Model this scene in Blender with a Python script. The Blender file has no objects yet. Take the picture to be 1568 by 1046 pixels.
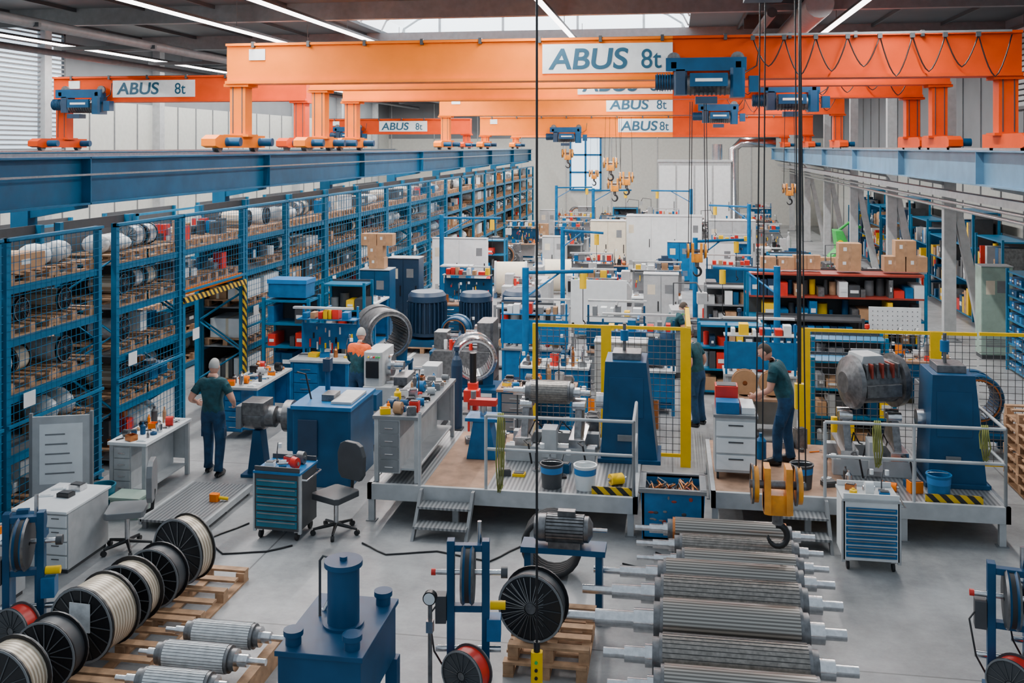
import bpy, math, random
from mathutils import Vector, Matrix
R=random.Random(7)
C=bpy.context.scene.collection
# ---------------------------------------------------------------- materials
MT={}
def mat(name,col,rough=.5,metal=0.,var=.12,scale=6.,bump=0.,emis=0.,spec=.5):
    m=bpy.data.materials.new(name);m.use_nodes=True
    nt=m.node_tree;p=nt.nodes['Principled BSDF']
    tc=nt.nodes.new('ShaderNodeTexCoord');n=nt.nodes.new('ShaderNodeTexNoise')
    n.inputs['Scale'].default_value=scale;n.inputs['Detail'].default_value=5
    nt.links.new(tc.outputs['Object'],n.inputs['Vector'])
    r=nt.nodes.new('ShaderNodeValToRGB')
    r.color_ramp.elements[0].position=.3;r.color_ramp.elements[1].position=.7
    r.color_ramp.elements[0].color=[c*(1-var) for c in col]+[1]
    r.color_ramp.elements[1].color=[min(1,c*(1+var)) for c in col]+[1]
    nt.links.new(n.outputs['Fac'],r.inputs['Fac']);nt.links.new(r.outputs['Color'],p.inputs['Base Color'])
    p.inputs['Roughness'].default_value=rough;p.inputs['Metallic'].default_value=metal
    p.inputs['Specular IOR Level'].default_value=spec
    if bump:
        b=nt.nodes.new('ShaderNodeBump');b.inputs['Strength'].default_value=bump;b.inputs['Distance'].default_value=.02
        nt.links.new(n.outputs['Fac'],b.inputs['Height']);nt.links.new(b.outputs['Normal'],p.inputs['Normal'])
    if emis:
        p.inputs['Emission Color'].default_value=list(col)+[1];p.inputs['Emission Strength'].default_value=emis
    MT[name]=m;return m
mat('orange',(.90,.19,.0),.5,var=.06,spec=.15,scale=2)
mat('orange_dark',(.62,.055,.002),.5,var=.1,spec=.15,scale=2)  # on split girders: same crane paint, with weaker light put into the colour
mat('rackblue',(.006,.13,.26),.4,spec=.3)
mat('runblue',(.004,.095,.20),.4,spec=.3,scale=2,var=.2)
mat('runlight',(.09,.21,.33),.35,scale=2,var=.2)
mat('machblue',(.004,.058,.14),.4,spec=.3,var=.2,scale=3)
mat('midblue',(.004,.12,.30),.4,spec=.3,var=.2)
mat('tealblue',(.012,.13,.20),.45)
mat('navy',(.010,.034,.075),.45)
mat('white',(.72,.75,.76),.45,var=.06)
mat('cream',(.64,.57,.44),.6,var=.08)
mat('lightgray',(.40,.415,.425),.5,var=.12)
mat('gray',(.17,.18,.19),.5)
mat('darkgray',(.045,.049,.055),.5)
mat('black',(.008,.008,.01),.38)
mat('steel',(.58,.58,.59),.2,.95,var=.15,scale=20)
mat('castiron',(.15,.15,.155),.38,.6,var=.35,scale=15)
mat('lamination',(.22,.20,.18),.35,.7,var=.3,scale=25)
mat('copper',(.50,.18,.06),.35,.8)
mat('wood',(.40,.23,.125),.75,var=.3,scale=9,bump=.2)
mat('deckwood',(.33,.19,.12),.7,var=.3,scale=5)
mat('card',(.42,.235,.12),.8,var=.15)
mat('yellow',(.90,.54,.0),.45,var=.05,spec=.2)
mat('hookyellow',(.75,.27,.01),.4,var=.3)
mat('red',(.62,.02,.012),.4)
mat('brownred',(.28,.035,.02),.5)
mat('green',(.03,.42,.07),.5)
mat('palegreen',(.27,.37,.31),.5)
mat('rubber',(.015,.015,.017),.7)
mat('sling',(.20,.21,.05),.8)
mat('skin',(.55,.28,.20),.55,var=.05)
mat('hairgray',(.36,.35,.33),.8)
mat('hairdark',(.05,.035,.025),.8)
mat('shirt',(.006,.055,.07),.85,var=.35,scale=11,bump=.8)
mat('trouser',(.006,.045,.11),.85,var=.35,scale=9,bump=.8)
mat('orangecloth',(.80,.10,.01),.8,var=.2,scale=11,bump=.8)
mat('eye',(.03,.03,.03),.3)
mat('film',(.60,.62,.63),.3,var=.25,scale=12,bump=.3)
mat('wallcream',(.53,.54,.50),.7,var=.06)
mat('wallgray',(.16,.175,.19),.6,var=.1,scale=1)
mat('ceil',(.075,.082,.09),.6,var=.2,scale=.6)
mat('daylight',(.86,.94,1.),.5,var=.02,emis=3.0)
mat('winlight',(.70,.86,1.),.5,var=.02,emis=1.5)
mat('tube',(1.,.98,.95),.5,var=.0,emis=9)
mat('bookblue',(.01,.17,.45),.5)
mat('logo',(.002,.07,.13),.5,var=.02)
def stripes(name,c1,c2,scale,vec=(1,0,1),rough=.5,metal=0):
    m=bpy.data.materials.new(name);m.use_nodes=True;nt=m.node_tree;p=nt.nodes['Principled BSDF']
    tc=nt.nodes.new('ShaderNodeTexCoord');d=nt.nodes.new('ShaderNodeVectorMath');d.operation='DOT_PRODUCT'
    d.inputs[1].default_value=[v*scale for v in vec];nt.links.new(tc.outputs['Object'],d.inputs[0])
    f=nt.nodes.new('ShaderNodeMath');f.operation='FRACT';nt.links.new(d.outputs['Value'],f.inputs[0])
    g=nt.nodes.new('ShaderNodeMath');g.operation='GREATER_THAN';g.inputs[1].default_value=.5;nt.links.new(f.outputs[0],g.inputs[0])
    x=nt.nodes.new('ShaderNodeMix');x.data_type='RGBA';x.inputs[6].default_value=(*c1,1);x.inputs[7].default_value=(*c2,1)
    nt.links.new(g.outputs[0],x.inputs[0]);nt.links.new(x.outputs[2],p.inputs['Base Color'])
    p.inputs['Roughness'].default_value=rough;p.inputs['Metallic'].default_value=metal;MT[name]=m
stripes('hazard',(.7,.42,.0),(.015,.015,.015),6,(1,1,1))
stripes('slots',(.34,.32,.29),(.13,.12,.11),22,(0,1,1),.3,.7)
stripes('wound',(.66,.58,.46),(.34,.27,.19),26,(0,1,0),.4,.2)
stripes('grate',(.31,.32,.33),(.15,.16,.17),18,(1,0,0),.4,.5)
def floormat():
    m=bpy.data.materials.new('concrete');m.use_nodes=True;nt=m.node_tree;p=nt.nodes['Principled BSDF']
    tc=nt.nodes.new('ShaderNodeTexCoord')
    n=nt.nodes.new('ShaderNodeTexNoise');n.inputs['Scale'].default_value=1.1;n.inputs['Detail'].default_value=12;n.inputs['Roughness'].default_value=.75
    nt.links.new(tc.outputs['Object'],n.inputs['Vector'])
    r=nt.nodes.new('ShaderNodeValToRGB');e=r.color_ramp.elements
    e[0].position=.36;e[0].color=(.21,.215,.22,1);e[1].position=.62;e[1].color=(.385,.39,.395,1)
    nt.links.new(n.outputs['Fac'],r.inputs['Fac'])
    n2=nt.nodes.new('ShaderNodeTexNoise');n2.inputs['Scale'].default_value=.35;n2.inputs['Detail'].default_value=4;nt.links.new(tc.outputs['Object'],n2.inputs['Vector'])
    r2=nt.nodes.new('ShaderNodeValToRGB');r2.color_ramp.elements[0].position=.35;r2.color_ramp.elements[0].color=(.72,.72,.72,1);r2.color_ramp.elements[1].position=.6
    nt.links.new(n2.outputs['Fac'],r2.inputs['Fac'])
    b=nt.nodes.new('ShaderNodeTexBrick');b.offset=0;b.inputs['Scale'].default_value=1;b.inputs['Brick Width'].default_value=5;b.inputs['Row Height'].default_value=5
    b.inputs['Mortar Size'].default_value=.012;b.inputs['Color1'].default_value=(1,1,1,1);b.inputs['Color2'].default_value=(.94,.94,.94,1);b.inputs['Mortar'].default_value=(.45,.45,.45,1)
    nt.links.new(tc.outputs['Object'],b.inputs['Vector'])
    x=nt.nodes.new('ShaderNodeMix');x.data_type='RGBA';x.blend_type='MULTIPLY';x.inputs[0].default_value=1
    y=nt.nodes.new('ShaderNodeMix');y.data_type='RGBA';y.blend_type='MULTIPLY';y.inputs[0].default_value=1
    nt.links.new(r.outputs['Color'],x.inputs[6]);nt.links.new(b.outputs['Color'],x.inputs[7]);nt.links.new(x.outputs[2],y.inputs[6]);nt.links.new(r2.outputs['Color'],y.inputs[7]);nt.links.new(y.outputs[2],p.inputs['Base Color'])
    q=nt.nodes.new('ShaderNodeMapRange');q.inputs[3].default_value=.5;q.inputs[4].default_value=.26;nt.links.new(n.outputs['Fac'],q.inputs[0]);nt.links.new(q.outputs[0],p.inputs['Roughness'])
    MT['concrete']=m
floormat()
# ---------------------------------------------------------------- mesh builder
class B:
    def __init__(s): s.v=[];s.f=[];s.m=[];s.sm=[];s.ms=[];s.X=Matrix.Identity(4)
    def mi(s,n):
        if n not in s.ms:s.ms.append(n)
        return s.ms.index(n)
    def add(s,vs,fs,m,smooth=False):
        o=len(s.v);X=s.X
        s.v+=[tuple(X@Vector(v)) for v in vs]
        k=s.mi(m)
        for f in fs:
            s.f.append([i+o for i in f]);s.m.append(k);s.sm.append(smooth)
    def box(s,x0,x1,y0,y1,z0,z1,m,c=0):
        if c:
            return s.prism([(x0+c,y0),(x1-c,y0),(x1,y0+c),(x1,y1-c),(x1-c,y1),(x0+c,y1),(x0,y1-c),(x0,y0+c)],z0,z1,m)
        vs=[(x,y,z) for z in(z0,z1) for y in(y0,y1) for x in(x0,x1)]
        s.add(vs,[(0,2,3,1),(4,5,7,6),(0,1,5,4),(2,6,7,3),(0,4,6,2),(1,3,7,5)],m)
    def prism(s,poly,a,b,m,ax='z'):
        n=len(poly)
        def P(p,t):
            return (p[0],p[1],t) if ax=='z' else ((p[0],t,p[1]) if ax=='y' else (t,p[0],p[1]))
        vs=[P(p,a) for p in poly]+[P(p,b) for p in poly]
        s.add(vs,[tuple(range(n))[::-1],tuple(range(n,2*n))]+[(i,(i+1)%n,n+(i+1)%n,n+i) for i in range(n)],m)
    def lathe(s,prof,p0,d,m,seg=20,smooth=True,ms=None):
        d=Vector(d).normalized();a=d.orthogonal().normalized();b=d.cross(a);p0=Vector(p0)
        for k in range(len(prof)-1):
            (r0,h0),(r1,h1)=prof[k],prof[k+1]
            vs=[];
            for r,h in((r0,h0),(r1,h1)):
                for i in range(seg):
                    t=2*math.pi*i/seg;vs.append(p0+d*h+(a*math.cos(t)+b*math.sin(t))*max(r,.0001))
            s.add(vs,[(i,(i+1)%seg,seg+(i+1)%seg,seg+i) for i in range(seg)],ms[k] if ms else m,smooth and abs(h1-h0)>1e-6)
    def cyl(s,p0,p1,r,m,seg=14,r2=None):
        p0=Vector(p0);p1=Vector(p1);L=(p1-p0).length
        if L<1e-6:return
        s.lathe([(0,0),(r,0),(r if r2 is None else r2,L),(0,L)],p0,p1-p0,m,seg)
    def tube(s,pts,r,m,seg=6):
        pts=[Vector(p) for p in pts];n=len(pts);vs=[];a=None
        for i,p in enumerate(pts):
            d=(pts[min(i+1,n-1)]-pts[max(i-1,0)]).normalized()
            if a is None:a=d.orthogonal().normalized()
            a=(a-d*a.dot(d));a=a.normalized() if a.length>1e-4 else d.orthogonal().normalized()
            b=d.cross(a);rr=r[i] if isinstance(r,(list,tuple)) else r
            for k in range(seg):
                t=2*math.pi*k/seg;vs.append(p+(a*math.cos(t)+b*math.sin(t))*rr)
        fs=[(i*seg+k,i*seg+(k+1)%seg,(i+1)*seg+(k+1)%seg,(i+1)*seg+k) for i in range(n-1) for k in range(seg)]
        fs+=[tuple(range(seg)),tuple(range((n-1)*seg,n*seg))]
        s.add(vs,fs,m,True)
    def ball(s,c,r,m,seg=14,rings=9,cut=None):
        r=(r,r,r) if not isinstance(r,(tuple,list)) else r
        vs=[];fs=[]
        for j in range(rings+1):
            ph=math.pi*j/rings
            for i in range(seg):
                t=2*math.pi*i/seg
                vs.append((c[0]+r[0]*math.sin(ph)*math.cos(t),c[1]+r[1]*math.sin(ph)*math.sin(t),c[2]+r[2]*math.cos(ph)))
        for j in range(rings):
            for i in range(seg):
                q=(j*seg+i,(j+1)*seg+i,(j+1)*seg+(i+1)%seg,j*seg+(i+1)%seg)
                if cut is None or all(cut(Vector(vs[k])-Vector(c)) for k in q):fs.append(q)
        s.add(vs,fs,m,True)
    def frame(s,x0,x1,y,z0,z1,t,m,ax='x'):
        for z in(z0,z1-t):
            (s.box(x0,x1,y-t/2,y+t/2,z,z+t,m) if ax=='x' else s.box(y-t/2,y+t/2,x0,x1,z,z+t,m))
        for x in(x0,x1-t):
            (s.box(x,x+t,y-t/2,y+t/2,z0,z1,m) if ax=='x' else s.box(y-t/2,y+t/2,x,x+t,z0,z1,m))
    def mesh(s,x0,x1,y,z0,z1,sp,t,m,ax='x'):
        n=int((x1-x0)/sp)
        for i in range(1,n):
            x=x0+(x1-x0)*i/n
            (s.box(x-t/2,x+t/2,y-t/2,y+t/2,z0,z1,m) if ax=='x' else s.box(y-t/2,y+t/2,x-t/2,x+t/2,z0,z1,m))
        n=int((z1-z0)/sp)
        for i in range(1,n):
            z=z0+(z1-z0)*i/n
            (s.box(x0,x1,y-t/2,y+t/2,z-t/2,z+t/2,m) if ax=='x' else s.box(y-t/2,y+t/2,x0,x1,z-t/2,z+t/2,m))
    def done(s,name,loc=(0,0,0),rz=0,bev=0,parent=None):
        me=bpy.data.meshes.new(name);me.from_pydata(s.v,[],s.f)
        for n in s.ms:me.materials.append(MT[n])
        me.polygons.foreach_set('material_index',s.m);me.polygons.foreach_set('use_smooth',s.sm);me.update()
        o=bpy.data.objects.new(name,me);C.objects.link(o);o.location=loc;o.rotation_euler=(0,0,math.radians(rz))
        if bev:
            b=o.modifiers.new('bev','BEVEL');b.width=bev;b.segments=2;b.limit_method='ANGLE';b.angle_limit=math.radians(50)
        if parent:o.parent=parent
        return o
def text(s,size,loc,m,parent,off=.0,shear=0,sx=1,rot=(90,0,0)):
    c=bpy.data.curves.new('txt','FONT');c.body=s;c.size=1;c.extrude=.006;c.offset=off;c.shear=shear
    o=bpy.data.objects.new('tmp',c);C.objects.link(o);dg=bpy.context.evaluated_depsgraph_get()
    me=bpy.data.meshes.new_from_object(o.evaluated_get(dg));bpy.data.objects.remove(o)
    t=bpy.data.objects.new('lettering',me);C.objects.link(t);me.materials.clear();me.materials.append(MT[m])
    t.location=loc;t.rotation_euler=[math.radians(a) for a in rot];t.scale=(sx*size,size,size);t.parent=parent;return t
# ================================================================ ROOM
b=B();b.box(-19.2,10,-3,66.2,-.2,0,'concrete');b.done('floor')
b=B()
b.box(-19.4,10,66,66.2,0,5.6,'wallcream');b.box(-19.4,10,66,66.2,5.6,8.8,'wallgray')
for x in range(-19,10,3):b.box(x-.03,x+.03,65.95,66,0,8.8,'lightgray')
b.done('wall_back')
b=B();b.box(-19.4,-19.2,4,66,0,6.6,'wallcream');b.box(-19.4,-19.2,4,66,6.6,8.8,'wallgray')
for i in range(9):b.box(-19.2,-18.9,7+i*6.9,7.35+i*6.9,0,8.8,'lightgray')
for i in range(40):b.box(-19.2,-19.17,5+i*1.5,5.04+i*1.5,0,6.6,'gray')
b.done('wall_left')
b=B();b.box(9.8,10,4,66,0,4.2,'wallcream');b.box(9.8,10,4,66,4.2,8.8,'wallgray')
for i in range(30):b.box(9.76,9.8,6+i*2,6.05+i*2,0,8.8,'gray')
b.done('wall_right')
b=B()
b.box(-19.4,10,16,25,8.8,9,'ceil');b.box(-19.4,10,34,66,8.8,9,'ceil');b.box(-19.4,-9.5,25,34,8.8,9,'ceil');b.box(.5,10,25,34,8.8,9,'ceil')
for i in range(8):
    y=18+i*6.9;b.box(-19.2,9.8,y-.12,y+.12,8.35,8.8,'gray')
for x in range(-18,10,2):b.box(x-.03,x+.03,16,66,8.7,8.8,'darkgray') if not -9.6<x<.6 else None
b.done('ceiling')
b=B();N=12
for i in range(N):
    a0=math.pi*i/N;a1=math.pi*(i+1)/N
    P=lambda a:(-4.5-5*math.cos(a),8.9+1.3*math.sin(a))
    p,q=P(a0),P(a1)
    b.add([(p[0],25,p[1]),(q[0],25,q[1]),(q[0],34,q[1]),(p[0],34,p[1])],[(0,1,2,3)],'daylight')
    for k in range(5):
        y=25+k*2.25;b.tube([(p[0],y,p[1]-.03),(q[0],y,q[1]-.03)],.04,'lightgray',5)
vs=[(-4.5-5*math.cos(math.pi*i/N),34,8.9+1.3*math.sin(math.pi*i/N)) for i in range(N+1)]
b.add(vs,[tuple(range(N+1))],'daylight')
for i in range(1,N,2):
    p=(-4.5-5*math.cos(math.pi*i/N),8.9+1.3*math.sin(math.pi*i/N));b.box(p[0]-.04,p[0]+.04,33.9,33.98,8.9,p[1],'lightgray')
b.done('window_rooflight')
b=B();b.box(-19.2,-19.15,25.4,28.9,4.9,8.6,'winlight')
for i in range(26):z=4.95+i*.14;b.box(-19.13,-19.05,25.4,28.9,z,z+.05,'gray')
b.frame(25.3,29,-19.1,4.85,8.65,.08,'darkgray','y');b.done('window_louvre')
b=B();b.box(-6.7,-4.7,65.9,65.95,2.2,5.7,'winlight')
for i in range(3):x=-6.7+i;b.box(x-.06,x+.06,65.8,65.9,2.2,5.7,'midblue')
for i in range(4):z=2.2+i*1.16;b.box(-6.76,-4.64,65.8,65.9,z-.06,z+.06,'midblue')
b.done('window_back')
b=B()
for i in range(14):z=6.2+i*.16;b.box(9.65,9.78,27,31,z,z+.11,'lightgray')
b.frame(26.9,31.1,9.7,6.1,8.5,.1,'darkgray','y');b.done('window_shutter')
b=B()
for k,(x,z,r) in enumerate([(-15,8.0,.09),(-14,7.8,.12),(-16.6,7.6,.09)]):b.cyl((x,18,z),(x,64,z),r,'gray',10)
for k in range(9):b.box(-16.8,-13.8,20+k*5,20.1+k*5,7.7,7.8,'darkgray')
b.done('ceiling_pipework')
b=B();b.cyl((3.1,22,8.1),(3.1,60,8.1),.3,'gray',16);b.cyl((2.3,24,8.2),(2.3,60,8.2),.12,'darkgray',12)
for k in range(7):b.box(2,3.5,24+k*5,24.06+k*5,8.4,8.8,'darkgray')
b.done('ventilation_duct')
b=B()
for k,z in enumerate((3.55,3.7,3.95)):b.cyl((6.75,12,z),(6.75,64,z),.045,'steel',8)
b.box(6.45,6.7,12,64,3.85,3.9,'lightgray');b.box(6.45,6.48,12,64,3.9,4.0,'lightgray')
b.done('wall_pipes')
for i,x in enumerate((-17.7,-11,-8.4,-2.7,3.9)):
    y0,y1=(14 if x>-10 else 8,62)
    b=B();b.box(x-.06,x+.06,y0,y1,8.06,8.12,'darkgray');b.box(x-.05,x+.05,y0,y1,8.0,8.06,'tube')
    for k in range(10):b.cyl((x,y0+1+k*5,8.12),(x,y0+1+k*5,8.78),.01,'gray',5)
    o=b.done('light_strip')
    l=bpy.data.lights.new('lamp','AREA');l.shape='RECTANGLE';l.size=.1;l.size_y=y1-y0;l.energy=3700 if x>-12 else 2600;l.color=(1,.985,.96)
    lo=bpy.data.objects.new('led_lamp',l);C.objects.link(lo);lo.location=(x,(y0+y1)/2,7.985);lo.parent=o
w=bpy.data.worlds.new('w');bpy.context.scene.world=w;w.use_nodes=True
w.node_tree.nodes['Background'].inputs[0].default_value=(.74,.87,1,1);w.node_tree.nodes['Background'].inputs[1].default_value=.8
b=B();
b.box(-6.3,-6.2,16,60,.001,.004,'white');b.box(-8.2,-8.1,16.6,60,.001,.004,'yellow')
b.done('floor_marking')
# ================================================================ RUNWAYS
def runway(x,z0,z1,y0,y1,m,side,cols):
    b=B();w=.32
    b.box(x-w/2,x+w/2,y0,y1,z1-.03,z1,m);b.box(x-w/2,x+w/2,y0,y1,z0,z0+.03,m);b.box(x-.012,x+.012,y0,y1,z0,z1,m)
    b.box(x-.03,x+.03,y0,y1,z1,z1+.05,'steel')
    y=7.2
    while y<y1:
        if y>y0:b.box(x-w/2,x+w/2,y-.012,y+.012,z0,z1,m)
        y+=6.9
    if side>0:b.box(x+w/2,x+w/2+.02,y0,y1,z0+.45,z0+.48,'steel')
    for cy in cols:
        cx=x+(-1.05 if side>0 else 1.0)
        b.box(cx-.15,cx+.15,cy-.12,cy+.12,0,z1+2.5 if side<0 else z1,'lightgray' if side<0 else m)
        b.box(cx-.25,cx+.25,cy-.25,cy+.25,0,.03,'gray')
        b.prism([(x,z0),(cx,z0),(cx,z0-.25),(x,z0-.06)],cy-.08,cy+.08,'lightgray' if side<0 else m,'y')
        if side<0 and cy>25:b.prism([(cx+.1,3.4),(cx+.3,3.4),(cx+1.0,.0),(cx+.75,.0)],cy-.1,cy+.1,'lightgray','y')
    return b.done('crane_runway')
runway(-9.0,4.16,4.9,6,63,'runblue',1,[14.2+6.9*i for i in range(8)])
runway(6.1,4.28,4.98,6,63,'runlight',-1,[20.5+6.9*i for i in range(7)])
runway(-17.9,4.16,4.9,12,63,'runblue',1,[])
# ================================================================ CRANES
def hoist_geo(b,x,y,z,k=1.):
    o=b.X;b.X=o@Matrix.Translation((x,y,z))@Matrix.Scale(k,4)
    b.box(-.75,.75,-.5,-.42,.25,.5,'machblue');b.box(-.75,.75,.2,.28,.25,.5,'machblue')
    for s in(-.6,.6):
        b.box(s-.05,s+.05,-.5,.28,.3,.42,'machblue')
        b.cyl((s,-.25,.5),(s,-.18,.5),.13,'castiron',14)
    b.cyl((-.35,-.3,.0),(.45,-.3,.0),.2,'castiron',18)
    for i in range(9):b.cyl((-.3+i*.08,-.3,0),(-.27+i*.08,-.3,0),.215,'darkgray',18)
    b.box(.45,.72,-.55,-.05,-.25,.3,'machblue',.05);b.box(-.6,-.35,-.5,-.08,-.2,.28,'navy',.04)
    b.cyl((-.95,-.3,.05),(-.6,-.3,.05),.15,'navy',16)
    for i in range(6):b.cyl((-.92+i*.05,-.3,.05),(-.905+i*.05,-.3,.05),.175,'machblue',16)
    b.box(-.3,.4,-.6,-.52,-.05,.2,'machblue');b.box(-.2,.3,-.61,-.6,.04,.1,'white')
    b.box(-.2,.2,-.75,-.4,-.38,-.25,'navy')
    b.tube([(.7,-.3,.2),(.95,-.3,.35),(1.0,-.3,.7)],.015,'black');b.box(.8,1.0,-.45,-.2,-.15,.15,'machblue')
    b.X=o
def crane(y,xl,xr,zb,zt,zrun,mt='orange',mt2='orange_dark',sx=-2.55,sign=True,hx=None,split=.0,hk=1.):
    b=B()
    b.box(xl,split,y-.2,y+.2,zb+.06,zt-.05,mt);b.box(split,xr,y-.2,y+.2,zb+.06,zt-.05,mt2)  # lamp glare painted in: left half in lit orange, right half in less lit tone
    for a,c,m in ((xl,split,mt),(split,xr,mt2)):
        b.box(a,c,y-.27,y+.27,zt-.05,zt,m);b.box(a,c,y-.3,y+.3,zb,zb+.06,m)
    b.box(xl,xr,y+.0,y+.04,zt,zt+.035,'darkgray')
    n=int((xr-xl)/1.2)
    for i in range(n):b.box(xl+.6+i*1.2-.03,xl+.6+i*1.2+.03,y-.29,y-.2,zt-.09,zt+.03,'darkgray')
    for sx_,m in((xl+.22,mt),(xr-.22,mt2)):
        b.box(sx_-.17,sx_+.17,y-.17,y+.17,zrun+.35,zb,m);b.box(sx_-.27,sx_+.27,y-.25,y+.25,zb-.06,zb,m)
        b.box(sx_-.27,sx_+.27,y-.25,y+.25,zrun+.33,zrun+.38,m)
        for dx in(-.1,.1):b.box(sx_+dx-.01,sx_+dx+.01,y-.18,y-.17,zrun+.4,zb-.06,'darkgray')
        y0=y-1.3;y1=y+.9
        b.box(sx_-.15,sx_+.15,y0,y1,zrun+.1,zrun+.36,m)
        b.prism([(y0,zrun+.1),(y0,zrun+.36),(y0-.2,zrun+.28),(y0-.2,zrun+.14)],sx_-.15,sx_+.15,m,'x')
        for yy in(y0+.2,y1-.25):b.cyl((sx_-.06,yy,zrun+.14),(sx_+.06,yy,zrun+.14),.13,'castiron',16)
        b.cyl((sx_+.15,y0+.3,zrun+.22),(sx_+.45,y0+.3,zrun+.22),.09,'machblue',14)
        b.cyl((sx_+.1,y1-.3,zrun+.22),(sx_+.45,y1-.3,zrun+.22),.09,'machblue',14)
    if sign:
        yf=y-.2
        b.box(sx,sx+2.55,yf-.03,yf-.005,zb+.14,zt-.12,'white')
    if hx is not None:hoist_geo(b,hx,y-.15,zb-.12,hk)
    b.box(xl+.5,xl+.85,y-.23,y-.2,zt-.35,zt-.12,'white')
    o=b.done('overhead_crane')
    if sign:
        h=zt-zb-.26
        text('ABUS',h*.98,(sx+.14,yf-.037,zb+.23),'logo',o,.02,.12,1.12)
        text('8t',h*.92,(sx+1.93,yf-.037,zb+.23),'logo',o,.005,0,.9)
    return o
crane(19.8,-9.2,6.35,6.36,7.2,4.93,hx=.62,hk=1.0)
crane(27.2,-9.2,6.35,6.33,7.15,4.93,hx=3.0)
crane(24.6,-9.2,6.35,6.5,7.1,4.93,sign=False)
crane(39,-9.2,6.35,6.28,7.1,4.93,hx=1.7)
crane(47.5,-9.2,6.35,5.6,6.5,4.93,hx=-5)
crane(57,-9.2,6.35,5.6,6.4,4.93,sign=False)
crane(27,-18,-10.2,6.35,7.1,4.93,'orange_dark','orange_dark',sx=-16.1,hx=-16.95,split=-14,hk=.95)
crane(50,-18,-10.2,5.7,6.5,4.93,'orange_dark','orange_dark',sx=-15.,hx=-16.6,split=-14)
def festoon(y,x0,x1,z,n,drop,name='festoon_cable'):
    b=B();w=(x1-x0)/n
    for i in range(n):
        pts=[];dd=drop*(.8+.4*((i*37)%10)/10)
        for k in range(11):
            t=k/10;pts.append((x0+w*(i+t),y,z-dd*4*t*(1-t)*(1-.25*abs(2*t-1))))
        b.tube(pts,.014,'black',5);b.box(x0+w*i-.04,x0+w*i+.04,y-.03,y+.03,z-.03,z+.06,'darkgray')
    b.box(x0,x1,y-.02,y+.02,z+.05,z+.09,'gray')
    return b.done(name)
festoon(19.35,1.5,6.1,7.1,8,.66);festoon(26.7,1.,6.0,6.95,8,.5);festoon(38.5,2,6,6.9,6,.5)
def hook_block(x,y,z,ztop,k=1.,nm='crane_hook_block',ropes=4):
    b=B()
    b.X=Matrix.Scale(k,4)
    for s in(-1,1):
        b.lathe([(0,0),(.17,0),(.17,.05),(.06,.06),(0,.06)],(s*.2-.03,0,.12),(1,0,0),'hookyellow',22)
        b.lathe([(.185,0),(.185,.02),(.0,.02)],(s*.2-.045,0,.12),(1,0,0),'castiron',22)
        b.prism([(-.14,-.12),(.14,-.12),(.1,.3),(-.1,.3)],s*.1-.03,s*.1+.03,'hookyellow','x')
    b.box(-.13,.13,-.1,.1,-.14,.05,'hookyellow',.03)
    b.cyl((-.26,0,.12),(.26,0,.12),.04,'castiron')
    b.cyl((0,0,-.14),(0,0,-.25),.05,'castiron')
    pts=[];
    for i in range(15):
        a=math.radians(100-i*20);pts.append((.09*math.cos(a),0,-.36+.1*math.sin(a)))
    b.tube(pts,[.032]*9+[.03,.028,.024,.02,.016,.01],'black',8)
    b.X=Matrix.Identity(4)
    for i in range(ropes):
        xx=(-.2,.2,-.14,.26)[i]*k;b.cyl((xx,.0,.15*k),(xx*.8,0,ztop-z),.008,'black',6)
    return b.done(nm,(x,y,z))
hook_block(1.13,11.2,1.22,6.75,1.15)
hook_block(.45,19.0,3.0,5.9,.8,ropes=4)
for (x,y,z,zt) in((-4.9,46.9,4.6,5.6),(-2.35,38.2,4.3,6.2),(-1.75,38.3,3.75,6.2),(-2.2,38.35,3.5,6.2),(-4.4,56.4,3.4,5.6),(2.95,26.3,3.9,6.0)):hook_block(x,y,z,zt,1.15 if y>30 else .7,ropes=2)
b=B();hoist_geo(b,0,0,0,1.);b.box(-.9,.9,-.35,.1,.55,.75,'orange_dark')
for s in(-.8,.8):b.box(s-.05,s+.05,-.2,-.1,.7,1.9,'gray')
b.done('rope_hoist',(.95,11.4,6.98))
b=B();b.cyl((0,0,.12),(0,0,6.6),.012,'black',6);b.box(-.05,.05,-.04,.04,-.3,.05,'yellow',.015);b.cyl((0,0,.05),(0,0,.14),.03,'black')
for i in range(4):b.cyl((0,-.04,-.24+i*.07),(0,-.055,-.24+i*.07),.015,('red','black','black','green')[i],8)
b.done('pendant_control',(-1.21,8.9,.45))
b=B();b.cyl((0,0,0),(0,0,5),.018,'black',6);b.box(-.06,.06,-.05,.05,-.28,.02,'yellow',.015)
b.done('pendant_control',(1.5,12.3,2.2))
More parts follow.
